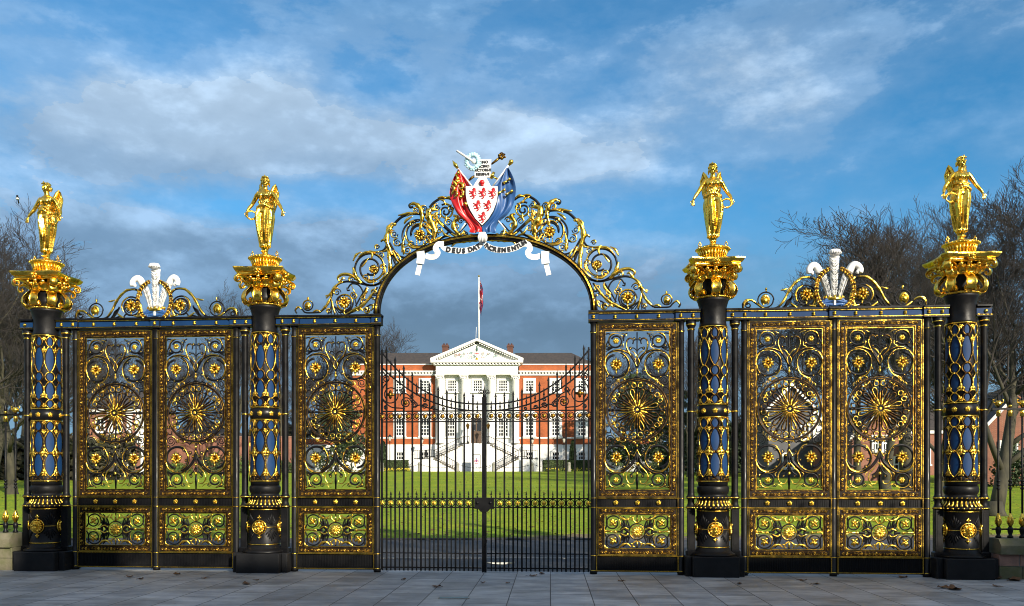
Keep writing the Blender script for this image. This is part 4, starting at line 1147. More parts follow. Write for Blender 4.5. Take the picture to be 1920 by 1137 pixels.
# ================================================================== COAT OF ARMS
def Z8(zx, zy):
    return G(820+zx/5.417, 280+zy/5.417)
arms = thing('coat_of_arms', 'painted arms with white shield of red lions between red and blue flags, topping the arch', 'coat of arms', (0,-.08,5.62))
def Q8(P, n=0):
    L_ = [(Z8(*p)[0]+.012, Z8(*p)[1]-5.62) for p in P]
    return cr(L_, n) if n else L_
sh = [(292,410),(622,410),(622,500),(608,580),(575,665),(525,745),(460,812),(392,745),(342,665),(305,580),(292,500)]
m = MB(); m.prism(Q8(sh), -.10, -.065, 0)
so = m.obj('shield', M_INK, arms)
cx8 = sum(p[0] for p in sh)/len(sh)
m = MB(); m.prism(Q8([(457+(x-457)*.965, 590+(y-590)*.97) for x,y in sh]), -.112, -.099, 0); m.obj('shield_face', M_WHITE, so)
def lion(cx, cy):
    m = MB(); s = 1.0
    def K(P,w,w2=None):
        m.stk(cr(Q8([(cx+x*s,cy+y*s) for x,y in P]),4), (w*.0017,(w2 if w2 else w)*.0017), .008, 0, -.116)
    K([(18,-32),(8,-12),(4,4),(14,22)],13,11); K([(20,-46),(16,-34)],15,12); K([(10,-42),(2,-38)],7,4)
    K([(6,-18),(-14,-16),(-26,-26)],7,5); K([(-24,-24),(-34,-26)],6,3); K([(4,-4),(-16,-2),(-26,6)],7,5); K([(-24,4),(-32,-2)],5,3)
    K([(10,20),(-4,26),(-18,30)],9,5); K([(-16,30),(-24,24)],6,3); K([(16,22),(18,38),(6,50)],9,6); K([(8,50),(-4,52)],6,3)
    K([(16,18),(34,22),(40,6),(30,-10),(40,-20)],3.5,3); K([(40,-18),(36,-26)],6,2)
    K([(26,-52),(32,-36),(28,-22)],6,3); K([(22,-54),(12,-54)],6,3)
    return m.obj('red_lion', M_RED, so)
for c in ((362,488),(458,488),(556,488),(404,612),(508,612),(455,728)): lion(*c)
def flag(A, B, mt, name, ph):
    m = MB(); A = Q8(A,4); B = Q8(B,4)
    m.cloth(A, B, 14, lambda s,t: -.055+.030*sin(t*9+s*5+ph)+.014*sin(t*19-s*7), .014, 0)
    return m.obj(name, mt, arms)
rf = flag([(218,228),(160,340),(128,470),(160,590),(215,690),(290,760),(335,830),(330,868)],[(232,236),(330,395),(345,420),(330,560),(360,680),(430,770),(462,820),(462,868)], M_RED, 'red_flag', 0)
bf = flag([(700,222),(600,380),(570,420),(590,560),(560,680),(500,770),(462,820),(468,868)],[(718,215),(775,330),(798,450),(770,590),(715,680),(640,740),(600,800),(590,868)], M_FBLUE, 'blue_flag', 1)
m = MB()
for P in (((190,290),(215,330),(200,370),(235,350)),((150,400),(180,430),(165,480),(150,495)),((215,390),(250,380),(270,420),(240,440),(225,410)),((195,450),(210,500),(180,520)),((250,450),(270,470),(262,510),(240,540)),((165,355),(190,385),(210,420)),((270,590),(300,585),(305,620)),((225,260),(215,300)),((235,500),(255,540)),((285,380),(270,400),(285,430))):
    m.leaf(cr(Q8(P),5), .026, .03, 0, -.095, 3)
m.obj('gilt_charges', M_GOLD, rf)
for (x,y) in ((708,360),(655,465),(730,478)):
    m = MB()
    for s in (-1,1):
        m.stk(Q8([(x,y),(x+s*22,y-s*14),(x+s*36,y-s*24)]), lambda t_: .012+.018*t_, .022, 0, -.095)
    m.obj('gilt_sheaf', M_GOLD, bf)
m = MB(); m.prism(Q8([(385,135),(550,135),(540,318),(382,318)]), -.07, -.045); m.prism(Q8([(425,318),(500,318),(548,408),(366,408)]), -.069, -.046)
pq = m.obj('plaque', M_WHITE, arms)
m = MB()
for i,(w,y) in enumerate((('ANNO',178),('DECIMO',219),('VICTORIÆ',258),('REGINÆ',299))):
    c = Q8([(464,y)])[0]
    text_mb(w, .060, m, lambda x,y_,d,c=c: (c[0]+x, -.073-d*.3, c[1]+y_), 0, .004, 'CENTER', .0042)
m.obj('plaque_lettering', M_INK, pq)
m = MB(); a = Q8([(458,372)])[0]; m.ell((a[0],-.085,a[1]),(.045,.035,.045),0,12,8); a = Q8([(458,400)])[0]; m.ell((a[0],-.08,a[1]),(.03,.03,.02),0); m.obj('red_knob', M_RED, arms)
def rod(P, r, mt, name, y=-.04, fin=None):
    m = MB(); Q = Q8(P); m.tube([(x,y,z) for x,z in Q], r, 10, 0); 
    if fin:
        (x,z) = Q8([fin[0]])[0]; fin[1](m, x, y, z)
    return m.obj(name, mt, arms)
rod([(358,408),(212,222)], .014, M_WHITE, 'flag_staff'); rod([(560,405),(722,192)], .014, M_WHITE, 'flag_staff'); rod([(300,758),(235,850)],.013,M_WHITE,'flag_staff'); rod([(615,745),(690,835)],.013,M_WHITE,'flag_staff')
m = MB(); Q = Q8([(212,222),(185,185),(158,142)]); m.tube([(x,-.04,z) for x,z in Q],[.02,.034,.004],10); m.obj('staff_finial', M_GOLD, arms)
m = MB(); Q = Q8([(722,192),(738,172),(752,150),(765,138)]); m.tube([(x,-.04,z) for x,z in Q],[.016,.03,.042,.012],10); m.obj('staff_finial', M_GOLD, arms)
rod([(208,65),(365,165)], .019, M_WHITE, 'white_baton', -.13)
m = MB(); c = Q8([(365,165)])[0]
for k in range(20):
    a = 2*PI*k/20; r_ = .088+.014*hsh(k); m.ell((c[0]+r_*cos(a),-.10+.015*hsh(k,3),c[1]+r_*1.12*sin(a)),(.036,.035,.032),0,7,5,Matrix.Rotation(k,3,'Y'))
    m.ell((c[0]+r_*1.3*cos(a+.1),-.095,c[1]+r_*1.4*sin(a+.1)),(.026,.02,.02),0,6,4)
m.obj('pale_blue_wreath', M_PALE, arms)
m = MB(); m.ell((c[0]+.02,-.125,c[1]-.005),(.04,.03,.045),0,10,6); m.obj('baton_grip', M_WHITE, arms)
m = MB(); Q = Q8([(318,345),(350,315),(395,285)]); m.tube([(x,-.03,z) for x,z in Q],[.016,.022,.014],8)
m.obj('mace_foot', M_DIMG, arms); m = MB(); Q = Q8([(548,178),(600,138),(630,112)]); m.tube([(x,-.03,z) for x,z in Q],[.015,.022,.016],8)
c = Q8([(650,98)])[0]
for k in range(6): a = R(40)+2*PI*k/6; m.ell((c[0]+.035*cos(a),-.035,c[1]+.035*sin(a)),(.03,.04,.026),0,7,5)
for x,y in ((655,65),(688,108),(640,70),(682,80)): e = Q8([(x,y)])[0]; m.ell((e[0],-.035,e[1]),.016,0)
m.obj('mace', M_DIMG, arms)
m = MB(); Q = Q8([(540,290),(612,332)]); m.tube([(x,-.05,z) for x,z in Q],.016,8); Q = Q8([(575,262),(545,325)]); m.tube([(x,-.05,z) for x,z in Q],[.024,.03],8); m.obj('sword_hilt', M_GOLD, arms)
# ---- motto ribbon
rib = thing('motto_ribbon', 'white motto scroll lettered DEUS DAT INCREMENTUM tied across the arch top', 'ribbon', (0,-.09,5.5))
def q8(P): return [(Z8(*p)[0]+.012, Z8(*p)[1]-5.5) for p in P]
def ribbon(P, w, name, n=8, yf=0.):
    m = MB(); Q = cr(q8(P), n)
    vs = []; fs = []; N = len(Q)
    up = [];dn = []
    for i in range(N):
        a, b_ = Q[max(i-1,0)], Q[min(i+1,N-1)]; tx,tz = b_[0]-a[0], b_[1]-a[1]; L = math.hypot(tx,tz); ww = w(i/(N-1)) if callable(w) else w
        up.append((Q[i][0]-tz/L*ww, Q[i][1]+tx/L*ww)); dn.append((Q[i][0]+tz/L*ww, Q[i][1]-tx/L*ww))
    m.cloth(up, dn, 3, lambda s,t: (yf(s) if callable(yf) else yf), .010, 0)
    return m.obj(name, M_WHITE, rib), Q
C1 = [(38,1003),(90,1030),(180,1046),(270,1050),(340,1036),(410,1008),(452,968)]
C2 = [(478,972),(520,1010),(590,1036),(680,1042),(780,1022),(850,985),(905,945)]
o1, Q1 = ribbon(C1, lambda t_: .050*(.35+.65*min(1,t_*5))*(1-.35*max(0,t_-.85)/.15), 'motto_band', 8, lambda s: -.02*sin(s*PI))
o2, Q2 = ribbon(C2, lambda t_: .050*(1-.4*max(0,.12-t_)/.12)*(.45+.55*min(1,(1-t_)*6)), 'motto_band', 8, lambda s: -.02*sin(s*PI))
def along(Q, s):
    n = len(Q)-1; i = min(int(s*n), n-1); t = s*n-i
    a, b_ = Q[i], Q[i+1]; return (a[0]+(b_[0]-a[0])*t, a[1]+(b_[1]-a[1])*t), math.atan2(b_[1]-a[1], b_[0]-a[0])
def letter_row(word, Q, s0, s1, size, mb, y):
    for i,ch in enumerate(word):
        s = s0+(s1-s0)*i/max(1,len(word)-1); p, an = along(Q, s)
        text_mb(ch, size, mb, lambda x,y_,d,p=p,an=an: (p[0]+x*cos(an)-(y_-size*.34)*sin(an), y-.02*sin(s*PI)-d*.3-.006, p[1]+x*sin(an)+(y_-size*.34)*cos(an)), 0, .004, 'CENTER', .006)
m = MB(); letter_row('DEUS', Q1, .22, .50, .108, m, -.004); letter_row('DAT', Q1, .66, .85, .108, m, -.004); m.obj('motto_lettering', M_INK, o1)
m = MB(); letter_row('INCREMENTUM', Q2, .07, .91, .100, m, -.004); m.obj('motto_lettering', M_INK, o2)
m = MB(); c = q8([(460,920)])[0]; m.ell((c[0],-.03,c[1]),(.085,.06,.10),0,12,8)
for k in range(5): m.tube([(c[0]-.05+.025*k,-.07-.012*(k==2),c[1]-.08),(c[0]-.06+.03*k,-.095,c[1]),(c[0]-.04+.02*k,-.06,c[1]+.08)],.016,6)
m.obj('knot', M_WHITE, rib)
z6 = lambda x,y: ((600+x/3.447-820)*5.417, (270+y/3.447-280)*5.417)
for s in (-1,1):
    def mp(P): 
        L_ = [z6(*p) for p in P]
        return L_ if s < 0 else [(2*463-x, y) for x,y in L_]
    ribbon(mp([(800,655),(765,660),(750,690),(765,715),(750,738),(715,742),(680,728)]), lambda t_: .046, 'ribbon_fold', 6, lambda q_: .02-.06*sin(q_*PI))
    ribbon(mp([(652,705),(655,740),(650,785)]), .066, 'ribbon_fold', 6, lambda q_: -.02)
    ribbon(mp([(648,782),(640,815),(630,855)]), lambda t_: .042, 'ribbon_tail', 6, lambda q_: .01)
# ================================================================== GROUND
def node_mat(name): 
    m = bpy.data.materials.new(name); m.use_nodes = True; return m, m.node_tree, m.node_tree.nodes['Principled BSDF']
def lawn_mat():
    m, nt, b = node_mat('lawn_grass'); L = nt.links.new
    tc = nd(nt,'ShaderNodeTexCoord'); n1 = nd(nt,'ShaderNodeTexNoise'); n1.inputs['Scale'].default_value = .35; n1.inputs['Detail'].default_value = 10; n1.inputs['Roughness'].default_value = .65
    n2 = nd(nt,'ShaderNodeTexNoise'); n2.inputs['Scale'].default_value = 9; n2.inputs['Detail'].default_value = 6
    for n in (n1,n2): L(tc.outputs['Object'], n.inputs[0])
    r1 = nd(nt,'ShaderNodeValToRGB'); e = r1.color_ramp.elements; e[0].position=.32; e[1].position=.70; e[0].color=(.15,.26,.012,1); e[1].color=(.31,.36,.016,1)
    L(n1.outputs[0], r1.inputs[0])
    r2 = nd(nt,'ShaderNodeValToRGB'); e = r2.color_ramp.elements; e[0].position=.3; e[1].position=.75; e[0].color=(.42,.50,.40,1); e[1].color=(1.45,1.32,1.15,1)
    L(n2.outputs[0], r2.inputs[0])
    mx = nd(nt,'ShaderNodeMix', data_type='RGBA', blend_type='MULTIPLY'); mx.inputs[0].default_value = 1
    L(r1.outputs[0], mx.inputs[6]); L(r2.outputs[0], mx.inputs[7])
    # worn strip beside the drive
    sx = nd(nt,'ShaderNodeSeparateXYZ'); L(tc.outputs['Object'], sx.inputs[0])
    mr = nd(nt,'ShaderNodeMapRange'); mr.inputs[1].default_value = 25.5; mr.inputs[2].default_value = 22.4; L(sx.outputs[1], mr.inputs[0])
    mr2 = nd(nt,'ShaderNodeMapRange'); mr2.inputs[1].default_value = -3.; mr2.inputs[2].default_value = 1.; L(sx.outputs[0], mr2.inputs[0])
    n3 = nd(nt,'ShaderNodeTexNoise'); n3.inputs['Scale'].default_value = 1.3; n3.inputs['Detail'].default_value = 8; L(tc.outputs['Object'], n3.inputs[0])
    a = nd(nt,'ShaderNodeMath', operation='MULTIPLY'); L(mr.outputs[0], a.inputs[0]); L(mr2.outputs[0], a.inputs[1])
    a2 = nd(nt,'ShaderNodeMath', operation='MULTIPLY'); L(a.outputs[0], a2.inputs[0]); L(n3.outputs[0], a2.inputs[1])
    rr = nd(nt,'ShaderNodeValToRGB'); rr.color_ramp.elements[0].position=.22; rr.color_ramp.elements[1].position=.36; L(a2.outputs[0], rr.inputs[0])
    m2 = nd(nt,'ShaderNodeMix', data_type='RGBA'); L(rr.outputs[0], m2.inputs[0]); L(mx.outputs[2], m2.inputs[6]); m2.inputs[7].default_value = (.17,.135,.085,1)
    L(m2.outputs[2], b.inputs['Base Color']); b.inputs['Roughness'].default_value = .9; b.inputs['Specular IOR Level'].default_value = .2
    bp = nd(nt,'ShaderNodeBump'); bp.inputs['Strength'].default_value=.8; bp.inputs['Distance'].default_value=.05
    n4 = nd(nt,'ShaderNodeTexNoise'); n4.inputs['Scale'].default_value = 30; L(tc.outputs['Object'], n4.inputs[0]); L(n4.outputs[0], bp.inputs['Height']); L(bp.outputs[0], b.inputs['Normal'])
    return m
M_LAWN = lawn_mat()
def paving_mat():
    m, nt, b = node_mat('stone_paving'); L = nt.links.new
    tc = nd(nt,'ShaderNodeTexCoord'); mp = nd(nt,'ShaderNodeMapping'); mp.inputs['Rotation'].default_value = (0,0,R(-90-2.0)); L(tc.outputs['Object'], mp.inputs[0])
    br = nd(nt,'ShaderNodeTexBrick'); br.inputs['Scale'].default_value = 1; br.inputs['Brick Width'].default_value = .86; br.inputs['Row Height'].default_value = .56
    br.inputs['Mortar Size'].default_value = .0075; br.inputs['Mortar Smooth'].default_value = .3; br.inputs['Bias'].default_value = -.1
    br.inputs['Color1'].default_value = (.29,.31,.335,1); br.inputs['Color2'].default_value = (.41,.43,.455,1); br.inputs['Mortar'].default_value = (.045,.043,.042,1)
    L(mp.outputs[0], br.inputs[0])
    n1 = nd(nt,'ShaderNodeTexNoise'); n1.inputs['Scale'].default_value = 2.2; n1.inputs['Detail'].default_value = 10; n1.inputs['Roughness'].default_value=.62
    m2 = nd(nt,'ShaderNodeMapping'); m2.inputs['Scale'].default_value = (.7,1.6,1); L(tc.outputs['Object'], m2.inputs[0]); L(m2.outputs[0], n1.inputs[0])
    r = nd(nt,'ShaderNodeValToRGB'); e = r.color_ramp.elements; e[0].position=.32; e[1].position=.68; e[0].color=(.55,.56,.58,1); e[1].color=(1.22,1.2,1.16,1); L(n1.outputs[0], r.inputs[0])
    mx = nd(nt,'ShaderNodeMix', data_type='RGBA', blend_type='MULTIPLY'); mx.inputs[0].default_value = 1; L(br.outputs[0], mx.inputs[6]); L(r.outputs[0], mx.inputs[7])
    vo = nd(nt,'ShaderNodeTexVoronoi'); vo.inputs['Scale'].default_value = 2.6; L(tc.outputs['Object'], vo.inputs[0])
    vr = nd(nt,'ShaderNodeValToRGB'); e = vr.color_ramp.elements; e[0].position=.035; e[1].position=.055; e[0].color=(.55,.55,.55,1); e[1].color=(1,1,1,1); L(vo.outputs[0], vr.inputs[0])
    n5 = nd(nt,'ShaderNodeTexNoise'); n5.inputs['Scale'].default_value = .8; n5.inputs['Detail'].default_value = 9; n5.inputs['Roughness'].default_value = .7; L(tc.outputs['Object'], n5.inputs[0])
    sr = nd(nt,'ShaderNodeValToRGB'); e = sr.color_ramp.elements; e[0].position=.40; e[1].position=.58; e[0].color=(.72,.71,.68,1); e[1].color=(1.06,1.06,1.06,1); L(n5.outputs[0], sr.inputs[0])
    for q in (vr, sr):
        m3 = nd(nt,'ShaderNodeMix', data_type='RGBA', blend_type='MULTIPLY'); m3.inputs[0].default_value = 1; L(mx.outputs[2], m3.inputs[6]); L(q.outputs[0], m3.inputs[7]); mx = m3
    L(mx.outputs[2], b.inputs['Base Color'])
    rr = nd(nt,'ShaderNodeMapRange'); rr.inputs[3].default_value=.42; rr.inputs[4].default_value=.75; L(n1.outputs[0], rr.inputs[0]); L(rr.outputs[0], b.inputs['Roughness'])
    bp = nd(nt,'ShaderNodeBump'); bp.inputs['Strength'].default_value=.5; bp.inputs['Distance'].default_value=.006
    ad = nd(nt,'ShaderNodeMath', operation='SUBTRACT'); L(n1.outputs[0], ad.inputs[0]); L(br.outputs[1], ad.inputs[1]); L(ad.outputs[0], bp.inputs['Height']); L(bp.outputs[0], b.inputs['Normal'])
    return m
M_PAVE = paving_mat()
M_ASPH = mat('asphalt', (.030,.032,.036), .75, c2=(.055,.056,.060), nscale=1.2, bump=.5, bscale=120, detail=9)
M_PATH = mat('grey_path', (.13,.13,.13), .85, c2=(.2,.19,.18), nscale=2)
M_STONE = mat('mossy_sandstone', (.17,.15,.10), .9, c2=(.10,.105,.045), nscale=5, bump=.6, bscale=35, detail=9)
M_PINK = mat('pink_sandstone', (.30,.17,.13), .9, c2=(.22,.13,.10), nscale=7, bump=.4, bscale=50)
M_CONC = mat('pale_concrete', (.36,.35,.33), .85, c2=(.26,.255,.24), nscale=12, bump=.3)
def sheet(name, x0, x1, y0, y1, z, m, nx=1, ny=1, frame=E, hz=None):
    b = MB(); vs = []; fs = []
    for j in range(ny+1):
        for i in range(nx+1):
            x = x0+(x1-x0)*i/nx; y = y0+(y1-y0)*j/ny
            vs.append((x,y,z+(hz(y) if hz else 0)))
    for j in range(ny):
        for i in range(nx): o = j*(nx+1)+i; fs.append((o,o+1,o+nx+2,o+nx+1))
    b.add(vs, fs, 0, True)
    o = b.obj(name, m); 
    if frame is E: o.location = (CAMX,-DG,0); o.rotation_euler.z = TH
    return tag(o, kind='structure')
b = MB(); ys = [-900,-300,-60,0,15,22,23]+[23+83*k/60 for k in range(1,61)]+[108,130,200,400,900,2500]; xs = [-2500,-700,-200,-100]+[-80+8*k for k in range(21)]+[100,200,700,2500]
vs = [(x,y,hgt(y)-(.03 if y < 22.5 else 0)+(.10*sin(x*.11)*sin(y*.13) if 30<y<100 else 0)) for y in ys for x in xs]; W = len(xs)
fs = [(j*W+i,j*W+i+1,(j+1)*W+i+1,(j+1)*W+i) for j in range(len(ys)-1) for i in range(W-1)]
b.add(vs, fs); o = b.obj('lawn', M_LAWN, None, (CAMX,-DG,0), TH); tag(o, kind='structure')
sheet('pavement', -60, 60, -9.0, .30, 0, M_PAVE, frame=None)
sheet('street', -90, 90, -22, -9.1, -.10, M_ASPH, frame=None)
sheet('drive', -70, 70, 13.2, 22.0, -.006, M_ASPH, 1, 1)
sheet('path', -70, 70, 107.6, 113.2, .006, M_PATH, 20, 1, E, lambda y: 2.21)
m = MB(); m.box(-60,60,-9.1,-9.0,-.2,.002); tag(m.obj('kerb', M_CONC), kind='structure')
m = MB(); m.box(-60,60,21.98,22.12,-.05,.035); o = m.obj('lawn_kerb', M_ASPH, None, (CAMX,-DG,0), TH); tag(o, kind='structure')
m = MB(); m.box(-60,60,17.02,17.14,-.02,.003); o = m.obj('kerb_strip', M_CONC, None, (CAMX,-DG,0), TH); tag(o, kind='structure')  # pale concrete kerb line across the drive
M_WATER = mat('puddle_water', (.02,.025,.03), .03, spec=1.0)
m = MB(); P = []
for k in range(30): a = 2*PI*k/30; r_ = 1+.25*sin(3*a)+.15*sin(5*a+1); P.append((.22*r_*cos(a), .17*r_*sin(a), 0))
m.add(P, [tuple(range(30))], 0, False); o = m.obj('puddle', M_WATER, None, E(-.22,16.05,.0015), TH); tag(o, kind='structure')
# ================================================================== FALLEN LEAVES, COVER PLATE
M_DRY = mat('dry_leaf', (.16,.075,.03), .8, c2=(.09,.045,.02), nscale=30)
def dry_leaf(seed, s):
    rd = random.Random(seed); m = MB(); n = 13; P = []
    for i in range(n):
        a = 2*PI*i/n; r_ = s*(.55+.45*abs(sin(2.5*a+.3)))*(1-.2*rd.random()); P.append((r_*cos(a), r_*.8*sin(a), .012+.35*s*(cos(2*a)*.5+.5)*rd.random()))
    m.add([(0,0,.006)]+P+[(x,y,z+.003) for x,y,z in [(0,0,.006)]+P], [(0,1+i,1+(i+1)%n) for i in range(n)]+[(n+1,n+2+(i+1)%n,n+2+i) for i in range(n)])
    m.tube([(0,0,.008),(-s*.9,.2*s,.02),(-s*1.4,.3*s,.012)],.003,4); return m
LV = [(243,1083,.07,'dry brown leaf on the paving below the leftmost pillar plinth'),(264,1087,.06,'dry leaf flat on the paving right of the leftmost pillar plinth'),(332,1078,.08,'curled brown leaf at the foot of the left pair of gates'),
 (383,1086,.06,'small dark leaf below the second leaf of the left gates'),(462,1096,.10,'pale brown leaf on the paving in front of the second pillar'),(482,1089,.05,'tiny reddish leaf by the second pillar plinth'),
 (757,1088,.06,'flat leaf on the paving under the left carriage gate'),(818,1101,.09,'dark leaf on the slabs left of the carriage gate centre'),(905,1094,.05,'leaf on the slabs just below the carriage gate centre stile'),(952,1095,.05,'leaf on the slabs just right of the carriage gate centre stile'),
 (1000,1081,.09,'leaf against the bottom of the right carriage gate near its middle'),(1016,1077,.08,'leaf against the bottom of the right carriage gate near its hinge post'),(1164,1091,.06,'leaf on the paving before the right fixed leaf'),
 (1386,1096,.06,'dark leaf on the paving below the third pillar plinth'),(1505,1090,.08,'brown leaf on the paving left of the right gates meeting post'),(1531,1096,.08,'brown leaf a little nearer left of the right gates meeting post'),(1693,1084,.10,'dark leaf tucked under the rightmost gate leaf'),
 (1767,1103,.10,'brown leaf in front of the rightmost pillar, further left of two'),(1789,1106,.16,'large orange brown leaf in front of the rightmost pillar'),(1863,1086,.15,'upright dry leaf caught between rightmost plinth and the stone wall'),(1902,1089,.16,'wide dry leaf lying at the foot of the right stone wall'),(1869,1101,.08,'pale leaf on the paving near the bottom right corner')]
for i,(px,py,s,lab) in enumerate(LV):
    Y = FOC*CAMH/(py-HOR); o = dry_leaf(i, s).obj('fallen_leaf', M_DRY, None, E((px-CX)/FOC*Y, Y, .001), i*1.3)
    tag(o, lab, 'leaf', 'fallen leaves on the paving')
rd = random.Random(4); m = MB()
for k in range(3200):
    Y = 23+60*rd.random()**2.0; X = -26+55*rd.random(); s = .035+.04*rd.random(); a = rd.random()*6.3
    z = hgt(Y)+.04; c, d = cos(a)*s, sin(a)*s
    m.add([(X-c,Y-d,z),(X+d,Y-c,z+.03),(X+c,Y+d,z),(X-d,Y+c,z+.02*rd.random())],[(0,1,2,3)],0,False)
o = m.obj('lawn_leaves', M_DRY, None, (CAMX,-DG,0), TH); tag(o, kind='stuff')
M_PLATE = mat('weathered_green_plate', (.10,.19,.20), .5, .3, c2=(.16,.24,.25), nscale=12)
t = thing('cover_plate', 'small blue green metal cover plate set in the paving slabs', 'cover plate', E(-.78,11.45,.004), TH+R(2))
m = MB(); m.box(-.19,.19,-.07,.07,0,.006); pl = m.obj('plate', M_PLATE, t); m = MB(); 
for a,b_,c,d in ((-.21,.21,-.085,-.072),(-.21,.21,.072,.085),(-.21,-.192,-.072,.072),(.192,.21,-.072,.072)): m.box(a,b_,c,d,0,.008)
m.obj('plate_rim', M_CONC, t)
# ================================================================== DWARF WALLS AND RAILINGS
def dwarf_wall(sg, label):
    t = thing('dwarf_wall', label, 'wall', (sg*8.25,0,0), group='low stone walls outside the end pillars')
    def X(a,b): return tuple(sorted((sg*a,sg*b)))
    m = MB(); q = 0
    for k in range(3):
        a,b_ = X(q, q+1.1-.01); m.add([(a,-.30,.40),(b_,-.30,.40),(b_,.30,.40),(a,.30,.40),(a,-.31,.54),(b_,-.31,.54),(b_,.31,.54),(a,.31,.54),(a+.01,-.20,.64),(b_-.01,-.20,.64),(b_-.01,.20,.64),(a+.01,.20,.64)],
          [(3,2,1,0),(0,1,5,4),(1,2,6,5),(2,3,7,6),(3,0,4,7),(4,5,9,8),(5,6,10,9),(6,7,11,10),(7,4,8,11),(8,9,10,11)],0,False); q += 1.1
    m.obj('coping', M_STONE, t)
    m = MB(); q = 0
    for k,w in enumerate((.32,.78,.62,.9,.68)):
        a,b_ = X(q,q+w-.012); m.bbox(a,b_,-.245,.245,.215,.397,.012); q += w
    m.obj('upper_course', M_PINK if sg > 0 else M_STONE, t)
    m = MB(); q = 0
    for k,w in enumerate((.36,.95,.55,.8,.64)):
        a,b_ = X(q,q+w-.012); m.bbox(a,b_,-.25,.25,0,.205,.012); q += w
    m.obj('lower_course', M_STONE, t)
    m = MB(); a,b_ = X(.02,3.28); m.box(a,b_,-.225,.225,0,.396); m.obj('mortar', M_CONC, t)
dwarf_wall(-1,'low mossy stone wall at the left edge beside the first pillar'); dwarf_wall(1,'low stone wall with a pink course at the right edge beside the last pillar')
def railing(sg, label):
    t = thing('railing', label, 'railing', (sg*8.25,0,.64), group='spear railings on the low stone walls')
    m = MB(); a,b_ = sorted((0,sg*3.2)); m.box(a,b_,-.012,.012,.13,.155); m.obj('bottom_rail', LM, t); m = MB(); m.box(a,b_,-.02,.02,2.07,2.10); m.obj('top_rail', LM, t)
    for k in range(17):
        x = sg*(.10+.185*k); tall = k%2 == 0
        m = MB(); m.tube([(x,0,0),(x,0,2.08)], .016, 8); m.lathe([(.045,0),(.045,.03),(.025,.05),(.04,.10),(.045,.145),(.03,.18)],10,(x,0,0))
        for z in (.80,.86,.92): m.lathe([(.016,-.02),(.030,-.01),(.030,.01),(.016,.02)],10,(x,0,z))
        m.tube([(x,0,2.1),(x,0,2.18),(x,0,2.24),(x,0,2.38 if tall else 2.30)],[.016,.03,.02,.003],8)
        bo = m.obj('bar', LM, t)
        m = MB()
        m.lathe([(.022,.18),(.045,.24),(.05,.30),(.03,.37),(.018,.40)],10,(x,0,0),1)
        for j in range(6): a = 2*PI*j/6; m.ell((x+.042*cos(a),.042*sin(a),.27),(.016,.016,.05),1,6,4)
        m.obj('gilt_bud', LM, bo); m = MB()
        m.lathe([(.02,1.96),(.036,1.97),(.030,2.02),(.038,2.05),(.02,2.065)],10,(x,0,0),1)
        if tall:
            m.lathe([(.02,2.12),(.05,2.15),(.058,2.18),(.03,2.22)],10,(x,0,0),1)
            for s in (-1,1): m.tube([(x+s*.04,0,2.17),(x+s*.075,0,2.19),(x+s*.08,0,2.23),(x+s*.06,0,2.24)],.010,5,1)
        else: m.lathe([(.018,2.10),(.03,2.13),(.02,2.16)],10,(x,0,0),1)
        m.obj('gilt_collar', LM, bo)
railing(-1,'black railing with gold collars at the left edge on mossy wall'); railing(1,'black railing with gold collars at the right edge in front of the leaning tree')
# ================================================================== TOWN HALL
def brick_mat(name, c1, c2, mo, w=.225, h=.075):
    m, nt, b = node_mat(name); L = nt.links.new
    tc = nd(nt,'ShaderNodeTexCoord'); mp = nd(nt,'ShaderNodeMapping'); mp.inputs['Rotation'].default_value=(R(90),0,0); L(tc.outputs['Object'], mp.inputs[0])
    cb = nd(nt,'ShaderNodeSeparateXYZ'); L(tc.outputs['Object'], cb.inputs[0]); ad = nd(nt,'ShaderNodeMath', operation='ADD'); L(cb.outputs[0], ad.inputs[0]); L(cb.outputs[1], ad.inputs[1])
    cc = nd(nt,'ShaderNodeCombineXYZ'); L(ad.outputs[0], cc.inputs[0]); L(cb.outputs[2], cc.inputs[1])
    br = nd(nt,'ShaderNodeTexBrick'); br.inputs['Scale'].default_value=1; br.inputs['Brick Width'].default_value=w; br.inputs['Row Height'].default_value=h; br.inputs['Mortar Size'].default_value=.008
    br.inputs['Color1'].default_value=(*c1,1); br.inputs['Color2'].default_value=(*c2,1); br.inputs['Mortar'].default_value=(*mo,1); L(cc.outputs[0], br.inputs[0])
    n = nd(nt,'ShaderNodeTexNoise'); n.inputs['Scale'].default_value=.9; n.inputs['Detail'].default_value=8; L(tc.outputs['Object'], n.inputs[0])
    r = nd(nt,'ShaderNodeValToRGB'); e = r.color_ramp.elements; e[0].position=.3; e[1].position=.7; e[0].color=(.72,.70,.68,1); e[1].color=(1.15,1.1,1.05,1); L(n.outputs[0], r.inputs[0])
    mx = nd(nt,'ShaderNodeMix', data_type='RGBA', blend_type='MULTIPLY'); mx.inputs[0].default_value=1; L(br.outputs[0], mx.inputs[6]); L(r.outputs[0], mx.inputs[7]); L(mx.outputs[2], b.inputs['Base Color']); b.inputs['Roughness'].default_value=.85
    return m
M_BRICK = brick_mat('orange_brick', (.40,.102,.026), (.31,.074,.019), (.28,.10,.045))
M_BRICK2 = brick_mat('red_brown_brick', (.26,.09,.05), (.20,.065,.04), (.25,.19,.15))
M_SOOT = brick_mat('sooty_brick', (.13,.045,.028), (.085,.032,.022), (.10,.07,.055))
M_STUC = mat('white_stucco', (.78,.77,.73), .7, c2=(.68,.67,.63), nscale=1.5, bump=.1)
M_SLATE = mat('slate_roof', (.052,.040,.034), .75, c2=(.030,.026,.025), nscale=3, bump=.5, bscale=20)
M_GLASS = mat('window_glass', (.010,.012,.014), .06, spec=.6, c2=(.16,.16,.15), nscale=.9, detail=2, ramp=(.55,.62))
